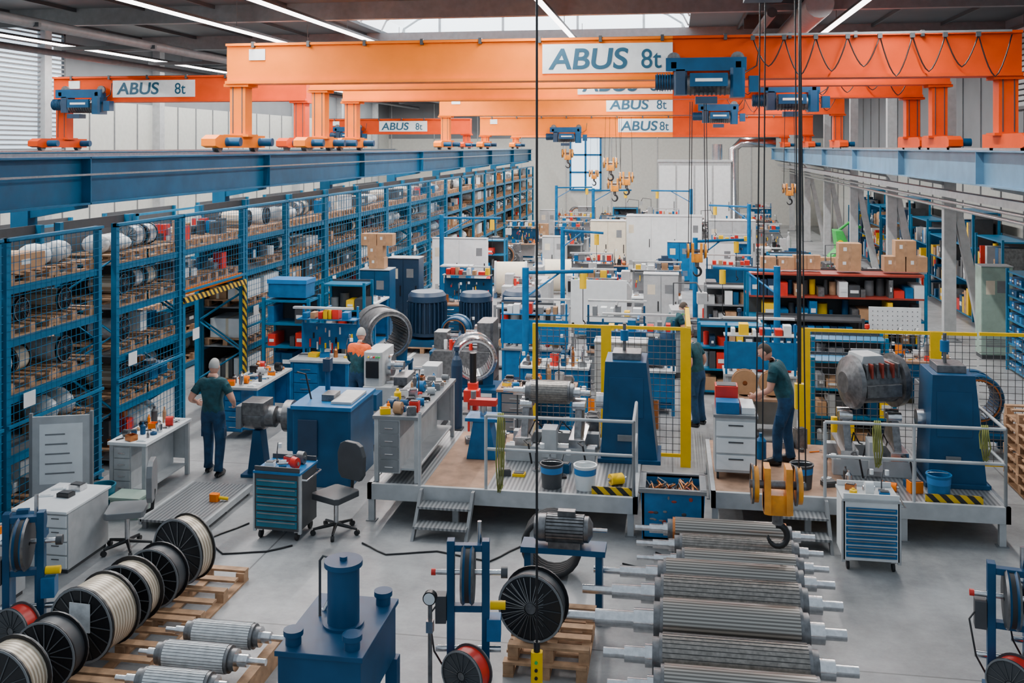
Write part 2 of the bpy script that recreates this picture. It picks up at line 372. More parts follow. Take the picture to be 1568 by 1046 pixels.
# ================================================================ small generators
def pallet(b,x,y,z,w=.8,d=1.2,m='wood'):
    for i in range(5):yy=y-d/2+.05+i*(d-.1)/4;b.box(x-w/2,x+w/2,yy-.05,yy+.05,z+.12,z+.144,m)
    for i in range(3):xx=x-w/2+.05+i*(w-.1)/2;b.box(xx-.05,xx+.05,y-d/2,y+d/2,z+.0,z+.022,m);[b.box(xx-.05,xx+.05,yy-.06,yy+.06,z+.022,z+.12,m) for yy in(y-d/2+.07,y,y+d/2-.07)]
def drum(b,c,d,r,w,mf='black',mw='cream',fill=.9,spokes=True):
    c=Vector(c);d=Vector(d).normalized();t=w*.06
    b.lathe([(r*.12,0),(r,0),(r,t),(r*fill,t),(r*fill,w-t),(r,w-t),(r,w),(r*.12,w)],c-d*w/2,d,mf,32,True,[mf,mf,mf,mw,mf,mf,mf])
    a=d.orthogonal().normalized();e=d.cross(a)
    if spokes:
        for k in range(16):
            q=2*math.pi*k/16;v=a*math.cos(q)+e*math.sin(q)
            for sg in(-1,1):
                cc=c+d*sg*(w/2+.004);b.tube([cc+v*r*.2,cc+v*r*.95],.006,'darkgray',4)
        for sg in(-1,1):
            cc=c+d*sg*(w/2+.003);b.lathe([(r*.93,0),(r*.99,0),(r*.99,.008),(r*.93,.008)],cc,d*sg,'gray',32)
    for sg in(-1,1):b.cyl(c+d*sg*(w/2-.01),c+d*sg*(w/2+.012),r*.16,'castiron',14)
def stock_item(b,x,y,z,w,d,h,rr,near=False):
    k=rr.random()
    if near and k<.3:k=rr.choice([.2,.4,.5,.7,.95])
    if k<.28:
        n=rr.randint(1,3)
        for i in range(n):
            xx=x-w/2+(i+.5)*w/n;hh=h*rr.uniform(.5,.95);b.box(xx-w/n*.45,xx+w/n*.45,y-d*.42,y+d*.42,z,z+hh,rr.choice(['card','card','darkgray','gray','white','film','lightgray']))
            b.box(xx-.03,xx+.03,y-d*.42-.002,y+d*.42+.002,z,z+hh+.002,'cream')
            b.box(xx+w/n*.45,xx+w/n*.45+.003,y-.12,y+.08,z+hh*.4,z+hh*.7,'white')
    elif k<.46:
        drum(b,(x,y,z+h*.42),(1,0,0),h*.42,w*.7,'black',rr.choice(['wound','film','film']))
    elif k<.62:
        r=min(h*.42,.3)
        for q in(-1,1):drum(b,(x,y+q*d*.22,z+r),(0,1,0),r,d*.3,rr.choice(['film','gray','black']),rr.choice(['cream','film']))
    elif k<.84:
        for i in range(rr.randint(9,15)):
            hh=h*rr.uniform(.2,.8);xx=x+rr.uniform(-.38,.38)*w;yy=y+rr.uniform(-.38,.38)*d
            if rr.random()<.5:b.cyl((xx,yy,z),(xx,yy,z+hh),rr.uniform(.05,.12),rr.choice(['white','copper','gray','castiron','machblue','film','darkgray']),12)
            else:q=rr.uniform(.06,.14);b.box(xx-q,xx+q,yy-.1,yy+.1,z,z+hh,rr.choice(['gray','card','midblue','white','darkgray','darkgray','red']))
    else:
        for q in range(4):
            b.ball((x+rr.uniform(-.12,.12),y+(q-1.5)*d*.22,z+h*.32),(w*rr.uniform(.25,.4),d*.16,h*rr.uniform(.3,.42)),rr.choice(['film','film','white','lightgray']),9,6)
def rack(x,y0,y1,H=3.85,mesh=True,portal=False,depth=1.05,seed=1,lv=(.12,.95,1.75,2.5,3.2)):
    rr=random.Random(seed);b=B();t=.09
    for yy in(y0,y1-t):
        for xx in(x-depth,x-t):b.box(xx,xx+t,yy,yy+t,0,H,'rackblue');b.box(xx-.03,xx+t+.03,yy-.0,yy+t,0,.015,'rackblue')
        z=.3;s=0
        while z+.6<H:
            a,c=(x-depth+.05,x-.05);
            if s:a,c=c,a
            b.tube([(a,yy+t/2,z),(c,yy+t/2,z+.6)],.02,'rackblue',4);z+=.6;s^=1
    for i,z in enumerate(lv):
        if portal and z<2.4:continue
        for xx in(x-depth+.02,x-.07):b.box(xx,xx+.05,y0+t,y1-t,z-.1,z,'orange' if (portal and z<2.6) else 'rackblue')
        b.box(x-depth+.07,x-.07,y0+t,y1-t,z-.02,z,'gray')
    if portal:
        b.box(x,x+.04,y0,y1,2.26,2.36,'hazard');b.box(x,x+.04,y1-.12,y1,0,2.26,'hazard')
    b.box(x-.06,x,y0,y1,H-.06,H,'rackblue')
    b.box(x-depth-.02,x-depth,y0,y1,.1,H,'darkgray') if not portal else None
    if mesh:
        z0=2.45 if portal else .1
        b.mesh(y0,y1,x+.02,z0,H,.11 if y0<20 else .2,.006 if y0<20 else .012,'rackblue','y')
        for z in([] if portal else [1.35]):b.box(x,x+.04,y0,y1,z,z+.04,'rackblue')
        for z in(H-.04,z0):b.box(x,x+.04,y0,y1,z,z+.04,'rackblue')
        b.box(x+.03,x+.036,y0+.3,y0+.55,1.55,1.75,'white')
    b.done('pallet_rack')
    s=B()
    for i,z in enumerate(lv):
        if portal and z<2.4:continue
        h=(lv[i+1]-z if i+1<len(lv) else .75)-.22
        for yy in(y0+.1+(y1-y0-.2)*.27,y0+.1+(y1-y0-.2)*.76):
            if rr.random()<.08:continue
            pallet(s,x-depth/2,yy,z,.9,1.0);stock_item(s,x-depth/2,yy,z+.146,.82,.95,h-.08,rr,y0<17)
    s.done('rack_stock')
bays=[(9.3,11.7),(11.8,14.0),(14.4,16.5),(16.55,19.15),(19.2,21.4),(21.45,24.0)]
for i,(a,c) in enumerate(bays):rack(-8.6,a,c,portal=(i==3),seed=i+3)
y=24.05;i=20
while y<61:rack(-8.6,y,y+2.65,mesh=y<36,seed=i);y+=2.7;i+=1
for i in range(6):rack(-14.6,20+i*5.5,24+i*5.5,3.2,mesh=False,seed=60+i,lv=(.12,1.1,2.1))
for i in range(4):rack(-10.9,15.5+i*2.7,18.1+i*2.7,2.3,mesh=False,seed=80+i,lv=(.12,.8,1.5))
def clutter(x,y,z,w,d,seed,n=10,hm=.25,nm='workshop_tools',cs=.2):
    rr=random.Random(seed);b=B();nx=max(1,int(w/cs));ny=max(1,int(d/cs));cells=[(i,j) for i in range(nx) for j in range(ny)];rr.shuffle(cells);g=cs/.2
    for (i,j) in cells[:n]:
        cx=-w/2+(i+.5)*w/nx;cy=-d/2+(j+.5)*d/ny;k=rr.random();h=rr.uniform(.04,hm)
        m=rr.choice(['gray','white','midblue','red','yellow','castiron','black','steel','lightgray','card','copper','machblue','steel','darkgray','castiron','orange'])
        o=b.X;b.X=Matrix.Translation((cx,cy,0))@Matrix.Rotation(rr.uniform(-.5,.5),4,'Z')@Matrix.Diagonal((g,g,1,1))
        if k<.26:
            b.box(-.085,.085,-.065,.065,0,h*.6,m);b.box(-.07,.07,-.05,.05,h*.6,h*.6+.01,'darkgray')
        elif k<.5:
            r=rr.uniform(.025,.07);b.lathe([(0,0),(r,0),(r,h*.7),(r*.4,h*.85),(r*.4,h),(0,h)],(0,0,0),(0,0,1),m,12)
        elif k<.66:
            r=rr.uniform(.04,.085);b.cyl((-.07,0,r),(.07,0,r),r,m,14);b.cyl((-.1,0,r),(.1,0,r),r*.35,'steel',8)
        elif k<.76:
            b.tube([(-.08,-.05,.012),(.08,.06,.012)],.01,m,6);b.box(.05,.09,.02,.07,0,.03,'steel')
        elif k<.84:
            b.box(-.09,.09,-.07,.07,0,.012,'white');b.box(-.07,.05,-.05,.06,.012,.02,'white')
        elif k<.92:
            b.cyl((0,0,0),(0,0,hm),.012,'darkgray',6);b.tube([(0,0,hm),(.03,.0,hm+.12),(.1,0,hm+.1)],.01,'darkgray',5);b.cyl((.09,0,hm+.06),(.09,0,hm+.12),.035,'white',10)
            b.box(-.05,.05,-.05,.05,0,.03,m)
        else:
            b.box(-.09,.09,-.08,.08,0,.01,m)
            for s in(-1,1):b.box(s*.085-.006,s*.085+.006,-.08,.08,0,.08,m);b.box(-.09,.09,s*.075-.006,s*.075+.006,0,.08,m)
        b.X=o
    return b.done(nm,(x,y,z))
def workbench(x,y,w,d,h=.85,z=0,rz=0,top='lightgray',body='lightgray',draw='midblue',both=False,tools=8,seed=None,hm=.25,back=False,cs=.2):
    b=B();b.box(-w/2,w/2,-d/2,d/2,h-.045,h,top)
    for sx in(-1,1):
        for sy in(-1,1):b.box(sx*(w/2-.05)-.03,sx*(w/2-.05)+.03,sy*(d/2-.05)-.03,sy*(d/2-.05)+.03,0,h-.045,body)
    b.box(-w/2+.05,w/2-.05,d/2-.07,d/2-.04,.25,h-.05,body)
    b.box(-w/2+.05,w/2-.05,-d/2+.08,d/2-.08,.15,.18,body)
    cw=min(.5,w*.45)
    for s in((-1,1) if both else (-1,)):
        x0=s*(w/2-.08)-(cw if s>0 else 0);b.box(x0,x0+cw,-d/2+.03,d/2-.1,.12,h-.05,body)
        n=4
        for i in range(n):
            z0=.14+i*(h-.2)/n;b.box(x0+.015,x0+cw-.015,-d/2+.012,-d/2+.03,z0,z0+(h-.2)/n-.015,draw);b.box(x0+cw*.3,x0+cw*.7,-d/2,-d/2+.012,z0+.06,z0+.075,'steel')
    if back:
        rr=random.Random(int(x*7+y*3))
        for s in(-1,1):b.box(s*(w/2-.04)-.02,s*(w/2-.04)+.02,d/2-.04,d/2,h,h+.95,draw)
        b.box(-w/2,w/2,d/2-.035,d/2-.015,h+.1,h+.6,draw);b.box(-w/2,w/2,d/2-.3,d/2,h+.7,h+.72,body);b.box(-w/2,w/2,d/2-.5,d/2-.4,h+.95,h+.99,'lightgray');b.box(-.02,.02,d/2-.5,d/2,h+.93,h+.96,body)
        for k in range(18):
            xx=rr.uniform(-w/2+.1,w/2-.1);zz=h+rr.uniform(.2,.55);b.box(xx-.015,xx+.015,d/2-.06,d/2-.035,zz-rr.uniform(.05,.16),zz,rr.choice(['steel','red','black','yellow','white']))
        xx=-w/2+.1
        while xx<w/2-.15:
            q=rr.uniform(.08,.2);b.box(xx,xx+q-.02,d/2-.26,d/2-.04,h+.72,h+.72+rr.uniform(.08,.22),rr.choice(['midblue','red','yellow','white','gray','card']));xx+=q+rr.choice([0,.05])
    o=b.done('workbench',(x,y,z),rz,.004)
    if tools:
        c=clutter(x,y,z+h+.001,w-.1,d-(.4 if back else .1),seed if seed is not None else int(x*100+y*10),tools,hm,cs=cs);c.rotation_euler[2]=math.radians(rz)
    return o
def cabinet(x,y,w,d,h,z=0,rz=0,m='white',doors=2,nm='control_cabinet'):
    b=B();b.box(-w/2+.02,w/2-.02,-d/2+.03,d/2,0,.1,'darkgray');b.box(-w/2,w/2,-d/2+.02,d/2,.1,h,m)
    for i in range(doors):
        x0=-w/2+i*w/doors+.01;x1=-w/2+(i+1)*w/doors-.01
        b.box(x0,x1,-d/2,-d/2+.02,.13,h-.03,m);b.box(x1-.08,x1-.05,-d/2-.02,-d/2,h*.45,h*.6,'black')
        for k in range(5):b.box(x0+.1,x1-.15,-d/2-.004,-d/2,.3+k*.04,.32+k*.04,'gray')
    b.box(w/2-.35,w/2-.15,-d/2-.006,-d/2,h*.72,h*.85,'gray');b.box(-w/2+.1,-w/2+.3,-d/2-.004,-d/2,h*.7,h*.85,'cream');b.box(-w/2-.01,w/2+.01,-d/2-.01,d/2+.01,h,h+.02,'lightgray')
    b.done(nm,(x,y,z),rz)
def tool_cabinet(x,y,w,d,h,n,body,draw,rz=0,top='lightgray'):
    b=B();b.box(-w/2,w/2,-d/2,d/2,.13,h-.03,body);b.box(-w/2-.015,w/2+.015,-d/2-.015,d/2+.015,h-.03,h,top)
    for s in(-1,1):
        b.box(s*w/2-.02,s*w/2+.02,-d/2,-d/2+.04,.1,h-.03,'lightgray');b.box(-w/2,w/2,s*(d/2-.01)-.01,s*(d/2-.01)+.01,h,h+.06,body)
    for i in range(n):
        z0=.17+i*(h-.25)/n;z1=z0+(h-.25)/n-.02
        b.box(-w/2+.03,w/2-.03,-d/2-.015,-d/2,z0,z1,draw);b.box(-w/2+.05,w/2-.05,-d/2-.03,-d/2-.012,z1-.022,z1-.01,'gray')
    for sx in(-1,1):
        for sy in(-1,1):
            cx,cy=sx*(w/2-.06),sy*(d/2-.07);b.cyl((cx-.015,cy,.055),(cx+.015,cy,.055),.055,'rubber',14);b.box(cx-.03,cx+.03,cy-.03,cy+.03,.1,.13,'steel')
    b.tube([(w/2+.01,-d/2+.05,h-.1),(w/2+.08,-d/2+.05,h-.1),(w/2+.08,d/2-.05,h-.1),(w/2+.01,d/2-.05,h-.1)],.012,'steel',6)
    b.done('tool_cabinet',(x,y,0),rz,.003);clutter(x,y,h+.001,w-.1,d-.15,int(x*33+y),9,.14,cs=.14).rotation_euler[2]=math.radians(rz)
def motor(x,y,z,L,r,rz=0,m='machblue',nm='electric_motor',vert=False):
    b=B();n=26
    if vert:b.X=Matrix.Rotation(-math.pi/2,4,'Y')@Matrix.Translation((L/2,0,0))
    zc=0 if vert else r*1.15
    b.lathe([(0,-.5*L),(r*.45,-.5*L),(r*.9,-.43*L),(r*.9,-.36*L),(r*.82,-.36*L),(r*.82,.3*L),(r*.95,.3*L),(r*.95,.42*L),(r*.8,.5*L),(0,.5*L)],(0,0,zc),(1,0,0),m,28)
    for k in range(n):
        a=2*math.pi*k/n
        R4=Matrix.Translation((-.03*L,0,zc))@Matrix.Rotation(a,4,'X')
        o=b.X;b.X=o@R4;b.box(-.32*L,.32*L,-.012,.012,r*.8,r,m);b.X=o
    b.cyl((-.5*L,0,zc),(-.75*L if not vert else -.5*L+.001,0,zc),r*.14,'steel',14)
    if not vert:
        b.box(-.2*L,.1*L,-r*.3,r*.3,zc+r*.85,zc+r*1.3,m)
        for s in(-1,1):b.box(-.3*L,.25*L,s*r*.75-r*.15,s*r*.75+r*.15,0,r*.45,m)
    return b.done(nm,(x,y,z),rz)
def rotor(b,x0,x1,y,z,r,lL,lR,body='lamination',bars=True,ring='castiron'):
    d=(1,0,0);L=x1-x0
    b.lathe([(0,-lL),(r*.22,-lL),(r*.22,-lL*.62),(r*.36,-lL*.62),(r*.36,-lL*.25),(r*.5,-lL*.25),(r*.5,-.06),(r*.8,-.06),(r*.8,0),(r*.96,0),(r*.96,.03),(r,.03),(r,L-.03),(r*.96,L-.03),(r*.96,L),(r*.78,L),(r*.78,L+.06),(r*.45,L+.06),(r*.45,L+lR*.5),(r*.25,L+lR*.5),(r*.25,L+lR),(0,L+lR)],
      (x0,y,z),d,'steel',36,True,['steel']*7+['castiron']*2+[ring,'castiron',body,'castiron',ring]+['castiron']*2+['steel']*5)
    if bars:
        for k in range(30):
            a=2*math.pi*k/30;yy=y+math.cos(a)*r*1.0;zz=z+math.sin(a)*r*1.0
            b.tube([(x0+.03,yy,zz),(x1-.03,yy,zz)],r*.02,'castiron',4)
def stator(x,y,z,r,L,rz=0,m='steel',inner='darkgray',stand=True,nm='motor_stator',ring='copper'):
    b=B();zc=r+ (.12 if stand else 0)
    b.lathe([(r*.76,-L/2),(r*.95,-L/2),(r,-L/2+.03),(r,-L*.2),(r*.95,-L*.2),(r*.95,L*.2),(r,L*.2),(r,L/2),(r*.76,L/2),(r*.76,-L/2)],(0,0,zc),(0,1,0),m,40)
    for k in range(36):
        a=2*math.pi*k/36;b.tube([(math.cos(a)*r*.76,-L/2-.01,zc+math.sin(a)*r*.76),(math.cos(a)*r*.76,L/2,zc+math.sin(a)*r*.76)],r*.03,inner,4)
        b.cyl((math.cos(a)*r*.91,-L/2-.015,zc+math.sin(a)*r*.91),(math.cos(a)*r*.91,-L/2,zc+math.sin(a)*r*.91),r*.02,'darkgray',5)
    b.lathe([(r*.78,-L/2-.03),(r*.84,-L/2-.03),(r*.84,-L/2),(r*.78,-L/2)],(0,0,zc),(0,1,0),ring,36)
    if stand:
        for s in(-1,1):b.prism([(s*r*.8,0),(s*r*.35,0),(s*r*.35,r*.2+.1),(s*r*.85,r*.6+.1)],-L*.4,L*.4,'machblue','y')
        b.box(-r*.9,r*.9,-L*.45,L*.45,-.001,.05,'machblue')
    return b.done(nm,(x,y,z),rz)
def stand(x,y,w,d,h,m='machblue',z=0,nm='steel_trestle'):
    b=B();b.box(-w/2,w/2,-d/2,d/2,h-.06,h,m)
    for sx in(-1,1):
        for sy in(-1,1):b.box(sx*(w/2-.05)-.04,sx*(w/2-.05)+.04,sy*(d/2-.05)-.04,sy*(d/2-.05)+.04,0,h-.06,m)
    b.box(-w/2+.05,w/2-.05,-.03,.03,.2,.26,m);b.done(nm,(x,y,z))
def cartons(x,y,z,n,seed,nm='carton_stack',w=.5):
    rr=random.Random(seed);b=B();zz=0
    for lay in range(n):
        h=rr.uniform(.25,.4);k=rr.randint(1,2)
        for i in range(k):
            xx=(i-(k-1)/2)*w*1.05+rr.uniform(-.03,.03);b.box(xx-w/2,xx+w/2,-w*.4,w*.4,zz,zz+h,'card');b.box(xx-.03,xx+.03,-w*.4-.003,w*.4+.003,zz,zz+h+.003,'wood')
            b.box(xx-w*.3,xx-w*.15,-w*.4-.004,-w*.4,zz+h*.5,zz+h*.75,'white')
        zz+=h
    b.done(nm,(x,y,z))
def shelf(x,y,w,d,h,n,m='rackblue',rz=0,seed=0,fill=.8,z=0,bins=False,nm='storage_shelf',topm=None):
    rr=random.Random(seed);b=B()
    for sx in(-1,1):
        for sy in(-1,1):b.box(sx*w/2-.03,sx*w/2+.03,sy*d/2-.03,sy*d/2+.03,0,h,m)
    for i in range(n):
        z0=.1+i*(h-.15)/(n-1) if n>1 else h;b.box(-w/2,w/2,-d/2,d/2,z0-.04,z0,topm if topm and i>=n-2 else m)
        if i==n-1:continue
        hh=(h-.15)/(n-1);xx=-w/2+.08
        while xx<w/2-.2:
            ww=rr.uniform(.1,.3) if not bins else .16
            if rr.random()<fill:
                c=rr.choice(['midblue','card','gray','darkgray','machblue','yellow','red','darkgray','navy','castiron','wood','lightgray','white']) if not bins else rr.choice(['midblue','machblue','bookblue','machblue','navy'])
                t=rr.uniform(.3,.8)*hh if not bins else hh*.5
                if not bins and rr.random()<.3:b.cyl((xx+ww/2,0,z0),(xx+ww/2,0,z0+t),ww*.42,c,12)
                else:
                    b.box(xx,xx+ww-.02,-d/2+.02,d/2-.1,z0,z0+t,c)
                    if rr.random()<.5:b.box(xx+.03,xx+ww-.05,-d/2+.012,-d/2+.02,z0+t*.35,z0+t*.6,'white')
            xx+=ww
    b.box(-w/2,w/2,d/2-.01,d/2+.01,.1,h,'darkgray')
    b.done(nm,(x,y,z),rz)
def gas(x,y,m):
    b=B();b.lathe([(0,0),(.1,0),(.1,1.15),(.08,1.25),(.04,1.32),(.03,1.4),(.05,1.41),(.05,1.48),(0,1.5)],(0,0,0),(0,0,1),m,18);b.box(-.11,.11,-.11,.11,0,.03,'darkgray');b.done('gas_cylinder',(x,y,0))
def jib(x,y,h,L,a,m='midblue'):
    b=B();b.cyl((0,0,0),(0,0,h),.07,m,14);b.box(-.2,.2,-.2,.2,0,.03,m);c,s=math.cos(a),math.sin(a)
    b.tube([(0,0,h-.1),(c*L,s*L,h-.1)],.05,m,4);b.tube([(0,0,h-.6),(c*L*.5,s*L*.5,h-.12)],.025,m,4)
    b.cyl((c*L*.85,s*L*.85,h-.15),(c*L*.85,s*L*.85,h-.45),.07,'yellow',12);b.cyl((c*L*.85,s*L*.85,h-.45),(c*L*.85,s*L*.85,h-1.1),.008,'black',5)
    b.tube([(c*L*.85,s*L*.85,h-1.1),(c*L*.85+.05,s*L*.85,h-1.16),(c*L*.85,s*L*.85,h-1.22)],.015,'black',5)
    b.done('jib_crane',(x,y,0))
def crate(x,y,seed,m='midblue'):
    rr=random.Random(seed);b=B()
    b.box(-.38,.38,-.22,.22,.1,.13,m)
    for s in(-1,1):b.box(s*.38-.015,s*.38+.015,-.22,.22,.1,.6,m);b.box(-.38,.38,s*.22-.015,s*.22+.015,.1,.6,m);b.box(s*.3-.04,s*.3+.04,-.22,.22,0,.1,m)
    for k in range(16):
        x_,y_=rr.uniform(-.28,.28),rr.uniform(-.14,.14);q=rr.random()
        if q<.5:b.cyl((x_,y_,.45),(x_+rr.uniform(-.1,.1),y_+.05,.68),.04,rr.choice(['steel','castiron','copper','wood']),8)
        else:b.box(x_-.07,x_+.07,y_-.06,y_+.06,.4,rr.uniform(.55,.7),rr.choice(['castiron','card','gray','red','lightgray']))
    b.done('parts_crate',(x,y,0))
# ================================================================ FOREGROUND LEFT
row=[(-5.63,7.75),(-5.60,8.30),(-5.52,8.88),(-5.5,9.42),(-5.45,9.92),(-5.44,10.5)]
b=B()
for k in range(3):pallet(b,-5.42+.03*k,7.9+k*1.24,.0,.95,1.2)
b.done('wooden_pallet')
for i,(x,y) in enumerate(row):
    b=B();r=(.33,.31,.36,.34,.32,.37)[i];w=(.26,.2,.40,.24,.2,.2)[i]
    drum(b,(0,0,r),(.06,1,0),r,w,'black',('wound','darkgray','wound','wound','darkgray','wound')[i],fill=(.9,.9,.93,.88,.9,.93)[i])
    if i==2:b.box(-.12,.1,-w/2-.03,-w/2-.02,r-.05,r+.22,'film')
    b.done('cable_drum',(x,y,.146),(0,3,-4,2,0,-14)[i])
b=B()
for xx in(-4.75,-3.85):b.box(xx-.05,xx+.05,7.9,9.3,0,.12,'wood');b.box(xx-.05,xx+.05,7.9,9.3,.12,.2,'wood')
b.done('timber_bearer')
for i,(x0,x1,y,r,l,rr_) in enumerate([(-4.62,-3.98,9.1,.12,.28,.32),(-4.68,-4.02,8.65,.125,.25,.34),(-4.62,-4.0,8.2,.12,.28,.3)]):
    b=B();rotor(b,0,x1-x0,0,0,r,l,rr_,'film',True,'castiron');b.done('motor_rotor',(x0,y,.2+r))
b=B()
b.box(-.32,.32,-.47,.47,.85,1.3,'machblue')
b.box(-.34,.34,-.49,.49,1.27,1.31,'machblue')
for sx in(-1,1):
    for sy in(-1,1):b.box(sx*.3-.05,sx*.3+.05,sy*.45-.05,sy*.45+.05,0,.85,'machblue')
b.box(-.3,.3,-.45,.45,.3,.36,'machblue')
b.lathe([(0,0),(.16,0),(.16,.02),(.125,.02),(.125,.46),(.15,.46),(.15,.5),(.03,.5),(.03,.53),(0,.53)],(.03,0,1.31),(0,0,1),'machblue',28)
for (x,y) in((-.24,-.36),(.22,-.36),(.24,.38)):b.lathe([(0,0),(.06,0),(.06,.07),(.075,.07),(.075,.11),(0,.11)],(x,y,1.31),(0,0,1),'machblue',20)
b.tube([(-.2,.1,1.31),(-.2,.1,1.75),(-.17,.1,1.79),(-.05,.05,1.79)],.012,'darkgray',6)
b.tube([(-.2,.2,1.31),(-.14,.2,1.42)],.02,'steel',6);b.ball((-.14,.2,1.44),.03,'black')
b.done('hydraulic_press',(-2.58,7.5,0),0,.008)
b=B();b.cyl((0,0,0),(0,0,1.05),.02,'castiron',8);b.cyl((0,-.03,1.1),(0,.03,1.1),.06,'black',20);b.cyl((0,-.035,1.1),(0,-.03,1.1),.05,'white',20);b.box(-.12,.12,-.12,.12,0,.02,'castiron')
b.box(-.03,.03,-.03,.03,.8,.9,'steel');b.done('pressure_gauge_stand',(-2.1,8.5,0))
def winder(x,y,rz,nm='cable_winding_stand',h=1.45,k=1.):
    b=B()
    for s in(-.16,.16):
        b.box(s-.035,s+.035,-.05,.05,0,h,'machblue');b.box(s-.04,s+.04,-.35,.35,0,.06,'machblue')
    for z in(.3,h*.55,h-.1):b.box(-.16,.16,-.04,.04,z,z+.06,'machblue')
    b.lathe([(.02,0),(.24,0),(.26,.02),(.24,.04),(.24,.08),(.26,.1),(.24,.12),(.02,.12)],(-.06,-.05,h-.3),(1,0,0),'machblue',28,True,['darkgray','castiron','machblue','rubber','machblue','castiron','darkgray'])
    b.cyl((-.3,0,h-.3),(.3,0,h-.3),.025,'steel');b.cyl((-.3,0,.45),(.3,0,.45),.03,'steel')
    b.cyl((.3,0,h-.3),(.36,0,h-.3),.05,'darkgray');b.cyl((-.34,0,h-.3),(-.3,0,h-.3),.03,'red')
    drum(b,(0,-.22,.35),(.6,1,0),.22,.16,'darkgray','red')
    b.cyl((.1,.05,h-.05),(.1,.05,h+.15),.02,'steel');b.box(-.3,-.2,-.06,.06,.7,.95,'darkgray')
    b.tube([(-.25,0,.9),(-.35,-.1,.8),(-.3,-.15,.5),(-.2,-.1,.3)],.01,'black',6)
    b.box(.17,.3,-.08,.08,.55,.75,'midblue');b.cyl((.2,.0,h-.6),(.34,0,h-.6),.04,'yellow',12)
    b.done(nm,(x,y,0),rz,.004)
winder(-1.85,8.95,8)
winder(-6.4,9.05,20,h=1.4);motor(-6.85,9.7,.9,.4,.11,20);
b=B();b.box(-.2,.2,-.15,.15,.84,.9,'machblue')
for s in(-.15,.15):b.box(s-.03,s+.03,-.1,.1,0,.84,'machblue')
b.done('motor_stand',(-6.85,9.7,0),20)
winder(3.0,9.55,-10,h=1.3);winder(3.42,9.9,-10,h=1.3)
b=B();pallet(b,0,0,0,.8,1.0);pallet(b,.03,.02,.146,.78,.95);b.done('wooden_pallet',(-1.2,9.85,0))
b=B();drum(b,(0,0,.33),(.15,1,0),.33,.2,'black','darkgray')
for k in range(28):
    a=2*math.pi*k/28;b.tube([(.0+.06*math.cos(a)-.015,-.115,.33+.06*math.sin(a)),(.3*math.cos(a)-.015,-.115,.33+.3*math.sin(a))],.0035,'gray',4)
b.done('cable_spool',(-1.33,9.55,.295))
motor(-1.15,10.6,.8,.62,.15,180,'castiron')
b=B()
for s in(-.38,.38):b.box(s-.035,s+.035,-.1,.1,0,.76,'machblue')
b.box(-.45,.45,-.14,.14,.74,.8,'machblue');b.box(-.5,.5,-.06,.06,.0,.05,'machblue');b.done('motor_stand',(-1.15,10.6,0))
b=B()
for k in range(6):
    pts=[(.33*math.cos(2*math.pi*i/24),.0+k*.06,.35+.33*math.sin(2*math.pi*i/24)) for i in range(25)];b.tube(pts,.032,'rubber',8)
b.done('coiled_cable',(-1.4,11.55,.02))
b=B()
for x in(.2,1.1):b.box(x-.07,x+.07,8.3,12.5,0,.14,'wood');b.box(x-.06,x+.06,8.3,12.5,.14,.27,'wood')
b.done('timber_bearer')
for i,(x0,x1,y,r,lL,lR) in enumerate([(0,1.33,12.2,.15,.45,.33),(.08,1.36,11.75,.14,.5,.33),(.1,1.36,11.33,.14,.5,.33),(-.1,1.3,10.86,.17,.75,.38),(-.12,1.27,10.3,.2,.8,.4),(-.12,1.2,9.66,.22,1.0,.4),(-.12,1.2,9.04,.2,.5,.4),(-.1,1.2,8.5,.2,.45,.3)]):
    b=B();rotor(b,0,x1-x0,0,0,r,lL,lR,('slots','lamination','slots','slots','lamination','slots','lamination','slots')[i],i in(1,4,6),'copper' if i==0 else 'castiron')
    if i in(5,3):
        for q in range(16):b.box(.05+q*.08,.09+q*.08,-r-.01,-r+.02,-.07,-.02,'hookyellow' if i==5 else 'brownred')
    b.done('motor_rotor',(x0,y,.27+r*1.02))
tool_cabinet(2.33,12.6,.64,.5,.86,8,'white','midblue')
tool_cabinet(-5.0,12.4,.62,.55,.88,6,'darkgray','tealblue',-3,'midblue')
b=B();w,d,h=.37,.32,.72
b.prism([(-w,0+.1),(w,.1),(w+.03,h),(-w-.03,h)],-d,-d+.02,'midblue','y');b.prism([(-w,.1),(w,.1),(w+.03,h),(-w-.03,h)],d-.02,d,'midblue','y')
for s in(-1,1):b.box(s*w-.015,s*w+.015,-d,d,.1,h,'midblue')
b.box(-w,w,-d,d,.1,.13,'midblue');b.box(-w,w,-d+.02,d-.02,.13,h-.12,'darkgray')
b.box(-w-.05,w+.05,-d-.03,-d+.02,h-.03,h+.02,'gray');b.box(-w-.05,w+.05,d-.02,d+.03,h-.03,h+.02,'gray')
for s in(-1,1):b.box(s*(w+.01)-.04,s*(w+.01)+.04,-d,d,h-.03,h+.02,'gray');b.box(s*.28-.04,s*.28+.04,-d,d,0,.1,'gray')
for k in range(22):b.ball((R.uniform(-.33,.33),-d-.002,R.uniform(.15,.65)),(R.uniform(.01,.045),.003,R.uniform(.01,.035)),R.choice(['brownred','gray','darkgray']),8,5)
for k in range(40):
    x,y=R.uniform(-.28,.28),R.uniform(-.22,.22);b.tube([(x,y,h-.14),(x+R.uniform(-.1,.1),y+R.uniform(-.1,.1),h-.02),(x+R.uniform(-.15,.15),y,h-.1)],.014,R.choice(['copper','brownred','castiron']),5)
b.done('scrap_bin',(0,13.0,0))
